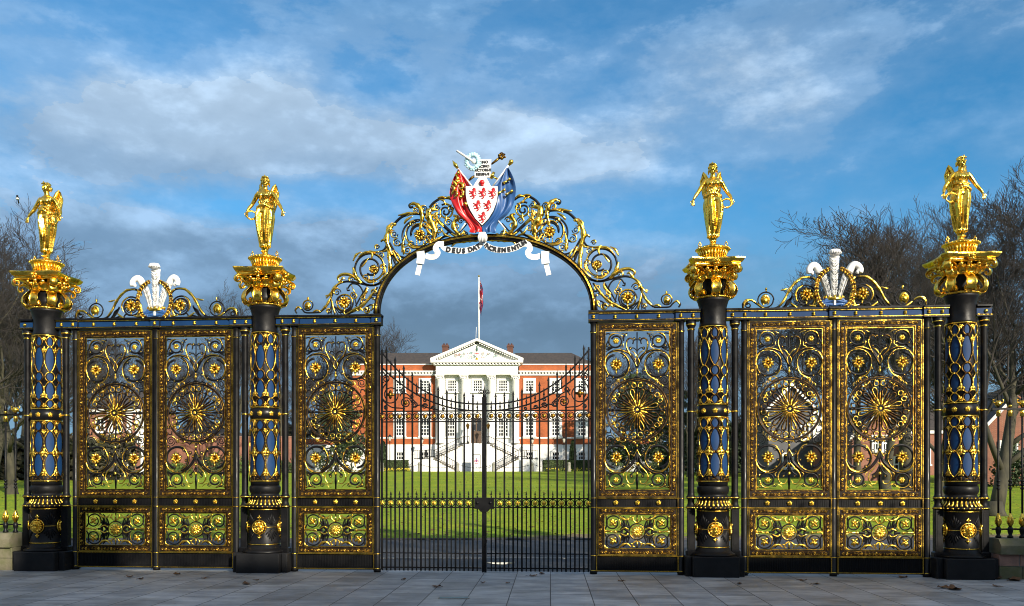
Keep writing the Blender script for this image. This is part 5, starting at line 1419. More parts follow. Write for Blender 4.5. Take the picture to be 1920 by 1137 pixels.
M_DOOR = mat('brown_door', (.09,.05,.03), .5, c2=(.06,.035,.02), nscale=4)
M_GREYR = mat('grey_render', (.10,.10,.105), .85, c2=(.075,.075,.08), nscale=3)  # kept dark: the shade on the house is put into the wall colour
HX = (895-CX)*114.3/FOC
hall = thing('town_hall', 'red brick Georgian hall with white columned portico and pediment behind the gates', 'building', E(HX,114.3,2.21), TH)
def hx(zx): return (zx-743)/53.05
for a,b_ in ((-16.7,-5.6),(5.6,16.7)):
    m = MB(); m.box(a,b_,0,14,3.66,12.9); m.obj('brick_wall', M_BRICK, hall)
    m = MB(); m.box(a,b_,.15,.55,13.5,14.35); m.obj('parapet', M_BRICK, hall)
m = MB(); m.box(-5.6,5.6,1.0,14,0,14.5); m.obj('rear_wall', M_BRICK, hall)
for a,b_ in ((-16.72,-5.6),(5.6,16.72)):
    m = MB(); m.box(a,b_,-.05,14,0,3.66); m.obj('stone_base', M_STUC, hall)
    m = MB(); m.box(a,b_,-.08,.3,4.45,4.63); m.obj('string_course', M_STUC, hall)
    m = MB(); m.box(a,b_,.05,.62,14.35,14.47); m.obj('coping', M_STUC, hall)
    m = MB(); m.box(a,b_,-.42,.6,13.30,13.5); m.box(a,b_,-.20,.6,12.9,13.12)
    n = int((b_-a)/.42)
    for k in range(n): x = a+.1+k*.42; m.box(x,x+.22,-.34,-.201,13.12,13.298)
    m.obj('cornice', M_STUC, hall)
# portico
m = MB(); m.box(-5.6,5.6,-.9,.995,0,3.77); m.box(-5.6,5.6,-.2,.995,3.77,12.9)
m.box(-5.45,5.45,-1.15,.99,12.9,14.15); m.box(-5.5,5.5,-1.22,.99,13.35,13.42)
m.obj('portico_wall', M_STUC, hall)
m = MB()
m.box(-6.1,6.1,-1.75,1.5,14.42,14.72); m.box(-5.75,5.75,-1.45,1.2,14.15,14.26)
for k in range(27): x = -5.6+k*.43; m.box(x-.11,x+.11,-1.62,-1.22,14.26,14.418)
m.prism([(-5.6,14.72),(5.6,14.72),(0,17.0)], -1.1, 1.0)
for s in (-1,1):
    m.prism([(s*6.15,14.725),(s*6.15,15.0),(s*.0,17.62),(0,17.30),(s*5.4,14.95),(s*5.4,14.725)], -1.75, 1.0)
    for k in range(17):
        t_ = k/17; x = s*(5.2-5.1*t_); z = 15.0+2.2*t_; m.box(x-.10,x+.10,-1.60,-1.11,z-.17,z-.02)
ped = m.obj('pediment', M_STUC, hall)
rd = random.Random(9)
def relief(mt, n, sx, sz, zc, sc, seed, name):
    rd = random.Random(seed); m = MB()
    for k in range(n):
        x = (rd.random()*2-1)*sx; z = zc+(rd.random()-.5)*sz*(1-abs(x)/sx*.75)
        a0 = rd.random()*6; r0 = sc*(.5+rd.random()*.7)
        m.stk(spi(x,z,r0,r0*.2,math.degrees(a0),(1 if rd.random()>.5 else -1)*(.7+.5*rd.random()),12),(.035,.02),.06,0,-1.13)
    return m.obj(name, mt, ped)
relief(mat('faded_teal_paint',(.22,.36,.36),.7), 26, 3.0, .85, 15.45, .20, 2, 'painted_relief'); relief(mat('faded_rose_paint',(.40,.25,.23),.7), 16, 2.9, .8, 15.5, .17, 5, 'painted_relief'); relief(M_STUC, 30, 3.4, .95, 15.45, .22, 8, 'carved_relief')
m = MB(); m.prism([(-.30,15.9),(.30,15.9),(.30,15.5),(0,15.15),(-.30,15.5)],-1.2,-1.1,0); m.obj('arms_shield', M_WHITE, ped)
m = MB(); m.box(-.28,.28,-1.215,-1.2,15.62,15.70); m.box(-.05,.05,-1.215,-1.2,15.3,15.88); m.obj('shield_charge', M_RED, ped)
m = MB(); m.ell((0,-1.2,14.98),(.20,.08,.14)); m.tube([(0,-1.2,15.1),(0,-1.2,15.0)],[.08,.16],8); m.obj('gilt_base', M_GOLD, ped)
m = MB(); m.ell((0,-1.2,16.25),(.14,.1,.3)); m.ell((0,-1.2,16.6),(.08,.08,.14)); m.obj('relief_crest', M_LAWN if False else mat('dull_green_paint',(.07,.13,.11),.7), ped)
# columns
cm = MB(); cm.lathe([(.62,3.77),(.62,3.95),(.58,3.97),(.60,4.08),(.52,4.16),(.50,4.22),(.485,7.0),(.42,12.15),(.47,12.2),(.43,12.25),(.46,12.45),(.56,12.62)],28)
cm.box(-.62,.62,-.62,.62,12.74,12.9)
for k in range(12):
    a = 2*PI*k/12; cm.ell((.50*cos(a),.50*sin(a),12.45),(.11,.11,.17),0,6,4)
for k in range(4):
    a = PI/4+k*PI/2; cm.ell((.64*cos(a),.64*sin(a),12.64),(.14,.14,.12),0,7,5)
c0 = None
for x in (hx(480),hx(650),hx(843),hx(1012)):
    o = cm.obj('column', M_STUC, hall) if c0 is None else c0.copy()
    if c0 is None: c0 = o
    else: col.objects.link(o); o.parent = hall
    o.location = (x,-.72,0)
# roofs, chimneys
m = MB()
for s in (-1,1):
    x0, x1 = s*5.0, s*16.3
    vs = [(x0,.6,14.3),(x1,.6,14.3),(x1,12,14.3),(x0,12,14.3),(x0,4,16.5),(s*12.9,4,16.5)]
    fs = [(0,1,5,4),(1,2,5),(2,3,4,5),(3,0,4)]
    m.add(vs, fs if s > 0 else [tuple(reversed(f)) for f in fs],0,False)
m.add([(-5.8,1.0,14.7),(5.8,1.0,14.7),(0,1.0,17.2),(-5.8,10,14.7),(5.8,10,14.7),(0,10,17.2)],[(0,2,5,3),(1,4,5,2),(3,5,4)],0,False)
roof = m.obj('roof', M_SLATE, hall)
for x in (hx(496),hx(976)):
    m = MB(); m.box(x-.42,x+.42,4.6,5.6,14.5,17.45); m.box(x-.50,x+.50,4.5,5.7,17.45,17.6); m.box(x-.45,x+.45,4.55,5.65,17.6,17.75)
    m.obj('chimney', M_SOOT, roof)
    m = MB()
    for dx in (-.2,.2): m.lathe([(.12,17.75),(.10,17.95),(.13,17.98)],10,(x+dx,5.1,0))
    m.obj('chimney_pot', M_SOOT, roof)
# windows
def window_mb(hw, z0, z1, nx, nz, fr=.30, hood=0, y=0.):
    m = MB(); g = MB()
    for s in (-1,1):
        a,b_ = sorted((s*hw,s*(hw+fr))); m.box(a,b_,-.12,.05,z0-fr*.4,z1+fr*.8)
    m.box(-hw-fr-.08,hw+fr+.08,-.20,.05,z0-fr*.4-.14,z0-fr*.4); m.box(-hw-fr,hw+fr,-.121,.05,z1+fr*.8,z1+fr*1.1); m.box(-hw,hw,-.119,.05,z1,z1+fr*.8); m.box(-hw,hw,-.119,.05,z0-fr*.4,z0)
    for i in range(nx+1): x = -hw+2*hw*i/nx; r_ = .035 if 0 < i < nx else .06; m.box(x-r_,x+r_,-.03,.02,z0,z1)
    for j in range(nz+1): z = z0+(z1-z0)*j/nz; r_ = .035 if 0 < j < nz else .06; m.box(-hw,hw,-.028,.018,z-r_,z+r_) if j != nz//2 else m.box(-hw,hw,-.045,.018,z-.055,z+.055)
    if hood:
        P = [(-hw-fr-.12,z1+.55),(hw+fr+.12,z1+.55)]+[((hw+fr+.12)*cos(PI*k/12), z1+.68+hood*sin(PI*k/12)) for k in range(13)]
        m.prism(P, -.28, .04)
        for s in (-1,1): m.box(s*(hw+.15)-.1,s*(hw+.15)+.1,-.26,-.1,z1+.25,z1+.55)
    g.box(-hw,hw,.022,.06,z0,z1); return m, g
def place_windows(kind, xs, z, y):
    m, g = kind; w0 = None
    for x in xs:
        if w0 is None: w0 = m.obj('window', M_WHITE, hall); p = g.obj('glass', M_GLASS, w0); w = w0
        else:
            w = w0.copy(); col.objects.link(w); w.parent = hall
            q = w0.children[0].copy(); col.objects.link(q); q.parent = w
        w.location = (x,y,0)
wx = [-14.0,-10.36,-7.0,7.0,10.5,14.0]
place_windows(window_mb(.52,10.75,12.2,3,4,.30), wx, 0, -.055)
place_windows(window_mb(.52,4.85,7.15,3,5,.32,.32), wx, 0, -.055)
place_windows(window_mb(.46,1.60,2.62,3,2,.16), wx, 0, -.105)
place_windows(window_mb(.58,10.75,12.2,4,4,.22), [hx(565),hx(745),hx(926)], 0, -.255)
place_windows(window_mb(.62,4.75,7.15,4,5,.20,.0), [hx(565),hx(927)], 0, -.255)
m = MB(); x = hx(737)
m.box(x-.95,x-.72,-.32,-.19,3.8,7.2); m.box(x+.72,x+.95,-.32,-.19,3.8,7.2); m.box(x-.95,x+.95,-.321,-.19,7.2,7.5); m.box(x-1.2,x+1.2,-.55,-.19,7.7,7.9); m.box(x-1.1,x+1.1,-.40,-.19,7.5,7.7)
dsu = m.obj('door_surround', M_STUC, hall)
m = MB(); m.box(x-.72,x+.72,-.22,-.19,3.78,7.2)
for sx in (-.36,.36):
    for z0,z1 in ((3.95,4.9),(5.0,5.3)): m.box(x+sx-.27,x+sx+.27,-.25,-.221,z0,z1)
d = m.obj('door', M_DOOR, hall)
m = MB(); 
for sx in (-.36,.36): m.box(x+sx-.27,x+sx+.27,-.235,-.221,5.45,7.0)
m.obj('door_glass', M_GLASS, d)
# horseshoe stair
m = MB(); tm = MB(); top = 3.62
m.box(-1.75,1.75,-3.0,-.92,0,top)
for s in (-1,1):
    n = 11
    for k in range(n):
        xa = 1.75+(k)*.34; z = top-(k+1)*.165; a,b_ = sorted((s*xa,s*(xa+.34))); m.box(a,b_,-2.9,-1.6,0,z); tm.box(*sorted((s*xa-.02*s,s*(xa+.38))),-3.0,-1.55,z-.08,z+.05)
    a,b_ = sorted((s*5.49,s*6.6)); m.box(a,b_,-4.4,-1.6,0,1.80)
    for k in range(n):
        xa = 5.49-(k)*.30; z = 1.80-(k+1)*.155; a,b_ = sorted((s*xa,s*(xa-.30)))
        if z > .02: m.box(a,b_,-4.4,-3.05,0,z); tm.box(*sorted((s*xa+.02*s,s*(xa-.34))),-4.5,-3.01,z-.08,z+.05)
st_ = m.obj('stair', M_STUC, hall); tm.obj('stair_treads', mat('dark_step_stone',(.16,.14,.11),.9,c2=(.10,.09,.07),nscale=3), hall)  # treads in a darker stone than the white stair
m = MB()
def rail(P, h=.95, n=10):
    for i in range(len(P)-1):
        a, b_ = Vector(P[i]), Vector(P[i+1])
        for dz in (h,.12): m.tube([a+Vector((0,0,dz)),b_+Vector((0,0,dz))],.04,5)
        k = max(2,int((b_-a).length/.22))
        for j in range(k+1): q = a.lerp(b_,j/k); m.tube([q,q+Vector((0,0,h))],.026,4,0,False,False)
for s in (-1,1):
    rail([(s*.9,-2.9,top),(s*1.75,-2.9,top),(s*5.49,-2.9,1.85)]); rail([(s*5.5,-4.35,1.85),(s*6.55,-4.35,1.85),(s*6.55,-1.7,1.85)]); rail([(s*5.49,-4.35,1.85),(s*2.2,-4.35,.12)])
    rail([(s*5.9,-4.9,1.55),(s*7.9,-4.9,1.55)],1.2)
m.obj('stair_railing', M_BLACK, hall)
for s in (-1,1): m = MB(); a,b_ = sorted((s*5.9,s*7.95)); m.box(a,b_,-4.95,-4.6,0,1.55); m.obj('area_wall', M_STUC, hall)
m = MB(); 
for x in (-.55,.1): m.tube([(x-.18,2.2,17.3),(x-.18,2.2,18.0)],.03,5); 
m.tube([(-.75,2.2,18.0),(-.1,2.2,18.0)],.03,5); m.obj('pole_bracket', M_BLACK, roof)
# flagpole and flag
t = thing('flagpole', 'tall white flagpole rising above the pediment of the hall', 'flagpole', E(HX+.12,116.6,2.21+17.2), TH)
m = MB(); m.tube([(0,0,0),(0,0,9.5)],[.13,.07],10); po = m.obj('pole', M_WHITE, t); m = MB(); m.ell((0,0,9.55),.14); m.obj('ball', M_GOLD, t)
m = MB(); m.tube([(-.45,0,.2),(-.35,0,2.6)],.03,5); m.obj('halyard', M_WHITE, t)
m = MB(); n = 22
def fz(i): return 9.2-4.3*i/n
vs=[];fs=[];mi=[]
K = 10
for i in range(n+1):
    wd = .50*(.45+.55*sin(PI*min(1,(i/n)*.9+.12)))
    for j in range(K+1): vs.append((.09+wd*j/K+.05*sin(i*.6), .16*sin(j*1.9+i*.25), fz(i)-.9*(j/K)*(1 if True else 0)))
m2 = MB()
for i in range(n):
    for j in range(K):
        o_ = i*(K+1)+j; c_ = (0 if (i//3+j)%3 == 0 else (1 if (i+2*j)%5 else 2)); m2.add([vs[o_],vs[o_+1],vs[o_+K+2],vs[o_+K+1]],[(0,1,2,3)],c_)
fo = m2.obj('union_flag', [mat('flag_navy',(.02,.03,.12),.8), mat('flag_red_cloth',(.42,.025,.04),.8), M_WHITE], None, E(HX+.12,116.6,2.21+17.2), TH); tag(fo,'limp red, white and blue flag hanging from the white pole above the hall','flag')
# low wings beside the hall and the boundary wall
def low_wall(x0, x1, win, label, name='garden_wall'):
    t = thing(name, label, 'wall', E(HX+(x0+x1)/2,114.8,2.21), TH); w = (x1-x0)/2
    m = MB(); m.box(-w,w,0,5,0,3.66); m.obj('white_base', M_STUC, t); m = MB(); m.box(-w,w,.05,5,3.66,4.45); m.obj('brick_band', M_BRICK, t); m = MB(); m.box(-w,w,-.06,5.1,4.45,4.58); m.obj('coping', M_STUC, t)
    mm, g = window_mb(.46,1.60,2.62,3,2,.12)
    for x in win: o = mm.obj('window', M_WHITE, t, (x-(x0+x1)/2,-.056,0)); g.obj('glass', M_GLASS, o)
low_wall(-23.2,-16.75,[-20,-18.2],'low white and brick wing joining the hall on its left'); low_wall(16.75,24.3,[17.6,19.5],'low white and brick wing joining the hall on its right')
t = thing('boundary_wall', 'long brick boundary wall left of the hall seen between the left gates', 'wall', E(-34,103,2.0), TH)
m = MB(); m.box(-11.5,9,0,.4,-.5,4.3); m.obj('brick_face', M_BRICK2, t); m = MB(); m.box(-11.5,9,-.06,.46,4.3,4.45); m.obj('coping', M_PINK, t)
# ================================================================== PARK FURNITURE
M_LAMPG = mat('lamp_glass', (.55,.53,.46), .15)
def ground_pt(px, Y): return E((px-CX)/FOC*Y, Y, hgt(Y))
def lamp(px, Y, h, label, gold=False, z=None):
    X = (px-CX)/FOC*Y
    t = thing('lamp_post', label, 'lamp', E(X,Y,hgt(Y) if z is None else z), TH, 'lamps in front of the hall')
    m = MB(); m.lathe([(.16,0),(.16,.25),(.10,.35),(.06,.5),(.05,h-.9),(.07,h-.85),(.04,h-.78)],12); m.tube([(-.3,0,h-1.05),(.3,0,h-1.05)],.025,6); m.obj('post', M_BLACK if not gold else M_BLACK, t)
    m = MB(); m.lathe([(.10,h-.78),(.24,h-.30),(.23,h-.28)],6,smooth=False); m.obj('lantern_glass', M_DIMG if gold else M_LAMPG, t)
    m = MB(); m.lathe([(.27,h-.29),(.26,h-.26),(.10,h-.08),(.04,h-.05),(.05,h),(.0,h+.12)],6,smooth=False)
    for k in range(6): a = 2*PI*k/6; m.tube([(.10*cos(a),.10*sin(a),h-.78),(.245*cos(a),.245*sin(a),h-.28)],.012,4)
    m.obj('lantern_cap', M_BLACK if not gold else M_DIMG, t)
lamp(731,108.3,4.7,'lamp post left of the hall stair near the left hedge'); lamp(791,112,4.5,'lamp post in front of the left wing beside the area railing'); lamp(998,112,4.5,'lamp post in front of the right wing beside the stair'); lamp(1057.5,109,4.5,'lamp post near the right hedge and cypress')
lamp(877,111.6,2.75,'gilt lantern left of the hall door on the stair landing',True,2.21+3.62); lamp(915.5,111.6,2.75,'gilt lantern right of the hall door on the stair landing',True,2.21+3.62)
M_OLDST = mat('grey_weathered_stone', (.33,.31,.27), .9, c2=(.2,.19,.16), nscale=4, bump=.4)
BX = [(716,'pale stone bollard at the left end of the chain before the left hedge'),(786.5,'second stone bollard from the left below the left area railing'),(857.5,'stone bollard left of the poster board'),(926,'stone bollard right of the poster board'),(997.5,'stone bollard below the right area railing'),(1067,'pale stone bollard at the right end of the chain before the right hedge')]
bp = []
for px,lab in BX:
    m = MB(); m.lathe([(.25,-.1),(.24,.0),(.20,1.0),(.21,1.02),(.17,1.12),(.08,1.18),(0,1.19)],14); o = m.obj('bollard', M_OLDST, None, ground_pt(px,107.2)); tag(o, lab, 'bollard', 'stone bollards along the lawn'); bp.append((px-CX)/FOC*107.2)
for i in range(5):
    a, b_ = bp[i]+.2, bp[i+1]-.2; m = MB(); n = 24
    for k in range(n):
        t_ = (k+.5)/n; x = a+(b_-a)*t_; z = .88-.42*(1-(2*t_-1)**2); sl = .42*4*(2*t_-1)*2/2/(b_-a)
        L_ = (b_-a)/n*.62; an = math.atan(sl*2)
        m.tube([(x+L_*cos(2*PI*j/8)*cos(an)+(0), (.05*sin(2*PI*j/8) if k%2 else 0), z+L_*cos(2*PI*j/8)*sin(an)+(0 if k%2 else .05*sin(2*PI*j/8))) for j in range(8)],.018,4,0,True)
    o = m.obj('chain', M_BLACK, None, E(0,107.2,2.21), TH); tag(o, ('slack chain between the two leftmost bollards','slack chain across the left half of the stair','slack chain hanging in front of the poster board','slack chain across the right half of the stair','slack chain between the two rightmost bollards')[i], 'chain', 'chains slung between the bollards')
t = thing('notice_board', 'white poster board with a small coat of arms at the foot of the hall stair', 'notice board', E(HX+.1,109.2,2.21), TH)
m = MB(); m.box(-.52,.52,-.05,.05,.42,2.2)
for x in (-.45,.45): m.box(x-.04,x+.04,-.03,.03,0,.42)
m.obj('frame', M_BLACK, t); m = MB(); m.box(-.46,.46,-.06,-.0502,.50,2.12); pn = m.obj('poster', M_WHITE, t)
m = MB()
m.prism([(-.13,1.50),(.13,1.50),(.13,1.30),(0,1.15),(-.13,1.30)],-.068,-.061)
for s in (-1,1): m.stk([(s*.18,1.2),(s*.24,1.35),(s*.18,1.5)],.05,.004,0,-.064)
m.stk([(-.26,1.08),(0,1.02),(.26,1.08)],.035,.004,0,-.064); m.ell((0,-.064,1.60),(.09,.004,.09)); m.obj('printed_arms', mat('rose_print',(.35,.05,.12),.7), pn)
m = MB(); m.ell((0,-.070,1.38),(.07,.004,.08)); m.stk([(-.08,1.62),(0,1.70),(.08,1.62)],.03,.004,0,-.07); m.obj('printed_arms_blue', mat('indigo_print',(.05,.05,.25),.7), pn)
# ================================================================== FOLIAGE
M_HEDGE = mat('hedge_leaf', (.030,.050,.014), .8, c2=(.055,.080,.02), nscale=2)
M_YEW = mat('evergreen_leaf', (.020,.040,.014), .8, c2=(.045,.070,.02), nscale=1.2)
M_BUSH = mat('bright_shrub_leaf', (.09,.14,.02), .8, c2=(.05,.09,.015), nscale=3)
M_BARK = mat('bark', (.060,.054,.032), .9, c2=(.030,.028,.019), nscale=4, bump=.6, bscale=18, detail=9, stretch=(1,1,.3))
M_TWIG = mat('twig', (.038,.031,.028), .9, c2=(.026,.022,.020), nscale=1)
def clump(n, fn, s, seed):
    """n small folded leaf sprays scattered where fn(random) says"""
    rd = random.Random(seed); m = MB(); vs = []; fs = []
    for k in range(n):
        p = fn(rd); a = rd.random()*6.28; e = rd.random()*1.6-.5; q = s*(.6+.8*rd.random())
        d = Vector((cos(a)*cos(e),sin(a)*cos(e),sin(e))); u = d.orthogonal().normalized(); u = Matrix.Rotation(rd.random()*6.28,3,d) @ u
        o = len(vs); c = Vector(p)
        for w in (c-d*q, c+u*q*.5, c+d*q, c-u*q*.5): vs.append((w.x,w.y,w.z))
        fs.append((o,o+1,o+2,o+3))
    m.add(vs, fs, 0, False); return m
def hedge(x0, x1, label):
    t = thing('hedge', label, 'hedge', E(HX+(x0+x1)/2,109.6,2.21), TH); w = (x1-x0)/2
    m = MB(); m.box(-w+.08,w-.08,-.5,.5,0,1.38); m.obj('core', M_HEDGE, t)
    def fn(r):
        f = r.random(); 
        if f < .5: return (-w+2*w*r.random(), -.58+.06*r.random(), 1.45*r.random())
        if f < .85: return (-w+2*w*r.random(), -.55+1.1*r.random(), 1.40+.08*r.random())
        return ((-w,w)[r.random()>.5]+.04*r.random(), -.55+1.1*r.random(), 1.4*r.random())
    clump(int(900*w), fn, .09, 3).obj('leaves', M_HEDGE, t)
hedge(-12.9,-8.7,'clipped dark hedge at the left end of the hall front'); hedge(8.6,15.6,'clipped dark hedge at the right end of the hall front')
def cypress(px, Y, h, r, label):
    t = thing('cypress', label, 'tree', ground_pt(px,Y), TH)
    m = MB(); m.tube([(0,0,0),(0,0,h*.7)],[.08,.03],6); m.obj('trunk', M_BARK, t)
    def fn(q):
        z = q.random()**.9; rr = r*(sin(PI*min(1,z*.80+.17))**.6)*(.55+.45*q.random()**.4); a = 6.283*q.random(); return (rr*cos(a), rr*sin(a), .1+z*(h-.1))
    clump(2600, fn, .13, 5).obj('foliage', M_YEW, t)
cypress(718,109.5,3.9,.52,'narrow dark cypress at the left end of the hall front'); cypress(1074,109.5,4.0,.42,'narrow dark cypress behind the right hedge')
for x0,x1,nm in ((-13,-8.2,0),(9,15.5,1)):
    rd = random.Random(nm+3); m = MB()
    for k in range(700):
        x = x0+(x1-x0)*rd.random(); y = -1.2+1.0*rd.random(); z = .1+.35*rd.random(); a = rd.random()*6; s = .10
        m.add([(x-s*.4*cos(a),y,0),(x+s*.4*cos(a),y+.05,0),(x+.1*sin(a),y,z)],[(0,1,2)],0,False)
        if rd.random() < (.35 if nm == 0 else .12): m.ell((x,y-.05,z),(.06,.06,.05),1,5,3)
    o = m.obj('daffodil_bed', [M_BUSH, mat('daffodil_yellow',(.75,.60,.05),.6)], None, E(HX,108.9,2.21), TH); tag(o, kind='stuff')
def grow(seed, H, r0, levels=4, kids=(9,7,6,5), spread=.62, up=.30, lean=(0,0), crown=.55, first=.28):
    rd = random.Random(seed); tr = MB(); tw = MB()
    def branch(p, d, L, r, lev):
        n = (7,6,5,4,3)[lev]; P = [p.copy()]; Rr = [r]; d = d.copy()
        for i in range(n):
            j = (.08,.16,.19,.19,.17)[lev]
            d = d+Vector((rd.gauss(0,j),rd.gauss(0,j),rd.gauss(0,j*.7)+up*(.10,.30,.34,.34,.34)[lev]))
            if lev == 0: d += Vector((lean[0]*.12,lean[1]*.12,.25))
            d.normalize(); p = p+d*(L/n); P.append(p.copy()); Rr.append(max(r*(1-(i+1)/n*(.80 if lev else .72)), .0092))
        (tr if lev <= 1 else tw).tube(P, Rr, (10,7,5,3,3)[lev], 0, False, lev < 2)
        if lev >= levels: return
        k = kids[lev]
        for c in range(k):
            t = (first if lev == 0 else .22)+(1-(first if lev == 0 else .22))*(c+.3+.7*rd.random())/k; t = min(t,.985)
            f = t*n; i = min(int(f),n-1); q = P[i].lerp(P[i+1], f-i); dd = (P[i+1]-P[i]).normalized()
            o = dd.orthogonal().normalized(); o = Matrix.Rotation(rd.random()*6.283,3,dd) @ o
            s = spread*(1.0 if lev else 1.15-.45*t)*(.75+.5*rd.random())
            nd_ = (dd*cos(s)+o*sin(s)).normalized()
            LL = L*((crown*1.05-.42*crown*t) if lev == 0 else (.62-.22*t))*(.75+.5*rd.random())
            branch(q, nd_, LL, max(Rr[i]*(.66-.10*lev/3 if lev else .60-.2*t)*.95, .0092), lev+1)
    branch(Vector((0,0,-.2)), Vector((lean[0]*.5,lean[1]*.5,1)).normalized(), H*.80, r0, 0)
    tr.lathe([(r0*1.7,-.25),(r0*1.25,.15),(r0*.98,.7)],10)
    return tr, tw
PROTO = []
for sd,H,r0,kw in ((11,15,.30,{}),(23,15,.26,dict(spread=.52,crown=.6)),(37,15,.30,dict(spread=.66,crown=.62,first=.2)),):
    a, b_ = grow(sd, H, r0, 4, (12,10,8,6), **kw); PROTO.append((a, b_, [], max(p[2] for p in b_.v)*.955))
def tree(pi, px, Y, toppy, label, rz=0., group='bare winter trees', wide=1.):
    X = (px-CX)/FOC*Y; z = hgt(Y); H = CAMH+(HOR-toppy)/FOC*Y-z; s = H/PROTO[pi][3]
    t = thing('bare_tree', label, 'tree', E(X,Y,z), rz, group); t.scale = (s*wide,s*wide,s)
    tr, tw, done, top = PROTO[pi]
    if not done: done += [tr.obj('trunk', M_BARK, t), tw.obj('crown', M_TWIG, t)]
    else:
        for o in done: c = o.copy(); col.objects.link(c); c.parent = t
for a in ((0,1705,46,372,'tall bare tree rising behind the right pair of gates',.4,1.4),(1,1610,62,405,'bare tree behind the right feather crest',2.1,1.15),(2,1960,50,285,'large bare tree at the right edge of the picture',1.2,1.1),(1,1660,53,402,'bare tree behind the rightmost gate leaf and its feather crest',1.3,1.25),(2,1765,41,415,'low spreading bare tree just left of the rightmost pillar',2.9,1.15),(1,-15,54,425,'bare tree low at the left edge below the bird',2.0,1.3),(2,62,60,480,'bare tree just behind the leftmost pillar shaft',5.0,1.2),(1,1815,58,360,'bare tree directly behind the rightmost statue',4.0,1.1),
          (0,1500,90,520,'bare tree above the grey house behind the right gates',3.0,1.1),(2,1345,92,600,'bare tree just right of the third pillar',.9,.9),(0,1292,84,612,'bare tree with a straight trunk just left of the third pillar',5.1,.75),(1,1235,125,640,'distant bare tree behind the right fixed leaf, right of two',1.9,1.2),(2,1165,128,660,'distant bare tree behind the right fixed leaf, left of two',3.6,1.1),
          (2,22,47,385,'bare tree at the left edge behind the first pillar',.3,1.05),(0,-60,42,360,'bare tree cut by the left edge of the picture',2.2,1.1),(1,75,66,470,'bare tree behind the first pillar and left gate post',3.3,1.1),(0,40,85,560,'distant bare tree low at the left edge',4.4,1.1),(1,205,105,610,'bare tree behind the columned house, left side',5.2,1.2),(2,300,108,625,'bare tree behind the left feather crest',1.4,1.2),
          (1,435,92,545,'bare tree whose twigs show just left of the second statue',.7,1.1),(0,520,112,590,'bare tree just right of the second pillar',2.8,1.1),(2,600,122,625,'bare tree behind the left fixed leaf, left of two',4.9,1.2),(0,668,124,640,'bare tree behind the left fixed leaf, right of two',.2,1.),(1,735,135,600,'bare tree above the left end of the hall roof',3.9,1.1),(2,1108,150,655,'faint bare tree top at the right end of the hall roof',2.4,.9),(2,380,118,640,'distant bare tree behind the second leaf of the left gates',5.9,1.2),(1,1420,100,590,'bare tree behind the left edge of the right gates',2.6,1.1)):
    tree(a[0],a[1],a[2],a[3],a[4],a[5],'bare winter trees',a[6])
a, b_ = grow(71, 14.5, .36, 4, (13,11,9,8), spread=.66, lean=(.55,0), crown=.72, first=.16)
lt_top = max(p[2] for p in b_.v)
t = thing('leaning_tree', 'thick leaning bare tree behind the right railing', 'tree', E(18.0,31.8,hgt(31.8)), TH); t.scale = (12.4/lt_top*1.12, 12.4/lt_top*1.12, 12.4/lt_top); a.obj('trunk', M_BARK, t); b_.obj('crown', M_TWIG, t)
def evergreen(px, Y, toppy, r, label, seed):
    X = (px-CX)/FOC*Y; z = hgt(Y); H = CAMH+(HOR-toppy)/FOC*Y-z
    t = thing('evergreen_tree', label, 'tree', E(X,Y,z), TH); rd = random.Random(seed)
    m = MB(); m.tube([(0,0,-.1),(.1,0,H*.4),(0,.1,H*.8)],[.22,.15,.05],8)
    cs = []
    for k in range(26):
        zz = .12+.84*rd.random(); aa = rd.random()*6.28; rr = r*(1-.55*zz)*rd.random()**.5; cs.append((rr*cos(aa),rr*sin(aa),zz*H,(.35+.5*rd.random())*r*(1-.5*zz)))
        m.tube([(0,0,zz*H*.8),(rr*cos(aa)*.9,rr*sin(aa)*.9,zz*H)],[.05,.015],4)
    m.obj('trunk', M_BARK, t)
    def fn(q):
        c = cs[int(q.random()*len(cs))]; a_ = 6.283*q.random(); e = q.random()*2-1; h_ = math.sqrt(1-e*e); k = c[3]*(.55+.45*q.random()); return (c[0]+k*h_*cos(a_), c[1]+k*h_*sin(a_), max(.1,c[2]+k*.7*e))
    clump(7000, fn, .20, seed).obj('crown', M_YEW, t)
evergreen(632,105,735,3.4,'dark evergreen behind the left fixed leaf wheel',5); evergreen(1196,104,702,3.6,'dark evergreen behind the right fixed leaf wheel, left of two',6); evergreen(1262,100,730,3.0,'dark evergreen behind the right fixed leaf, right of two',7)
evergreen(1325,96,720,2.6,'ivy green evergreen between the third pillar and its colonettes',12); evergreen(1382,98,800,2.6,'low evergreen right of the third pillar',14)
M_WOOD = mat('winter_wood_twig', (.060,.048,.032), .9, c2=(.045,.050,.022), nscale=.3)
def far_wood(x0, x1, Y, H, seed, name='far_wood'):
    def fn(q):
        x = x0+(x1-x0)*q.random(); top = H*(.72+.16*sin(x*.23+seed)+.12*sin(x*.71+1.3*seed)); return (x, Y+6*q.random(), hgt(Y)+top*q.random()**.8)
    o = clump(int(330*abs(x1-x0)), fn, .42, seed).obj(name, M_WOOD, None, (CAMX,-DG,0), TH); tag(o, kind='stuff')
far_wood(-95,-28,132,9.5,3); far_wood(26,110,132,9.0,5); far_wood(-62,-33,70,5.5,8)
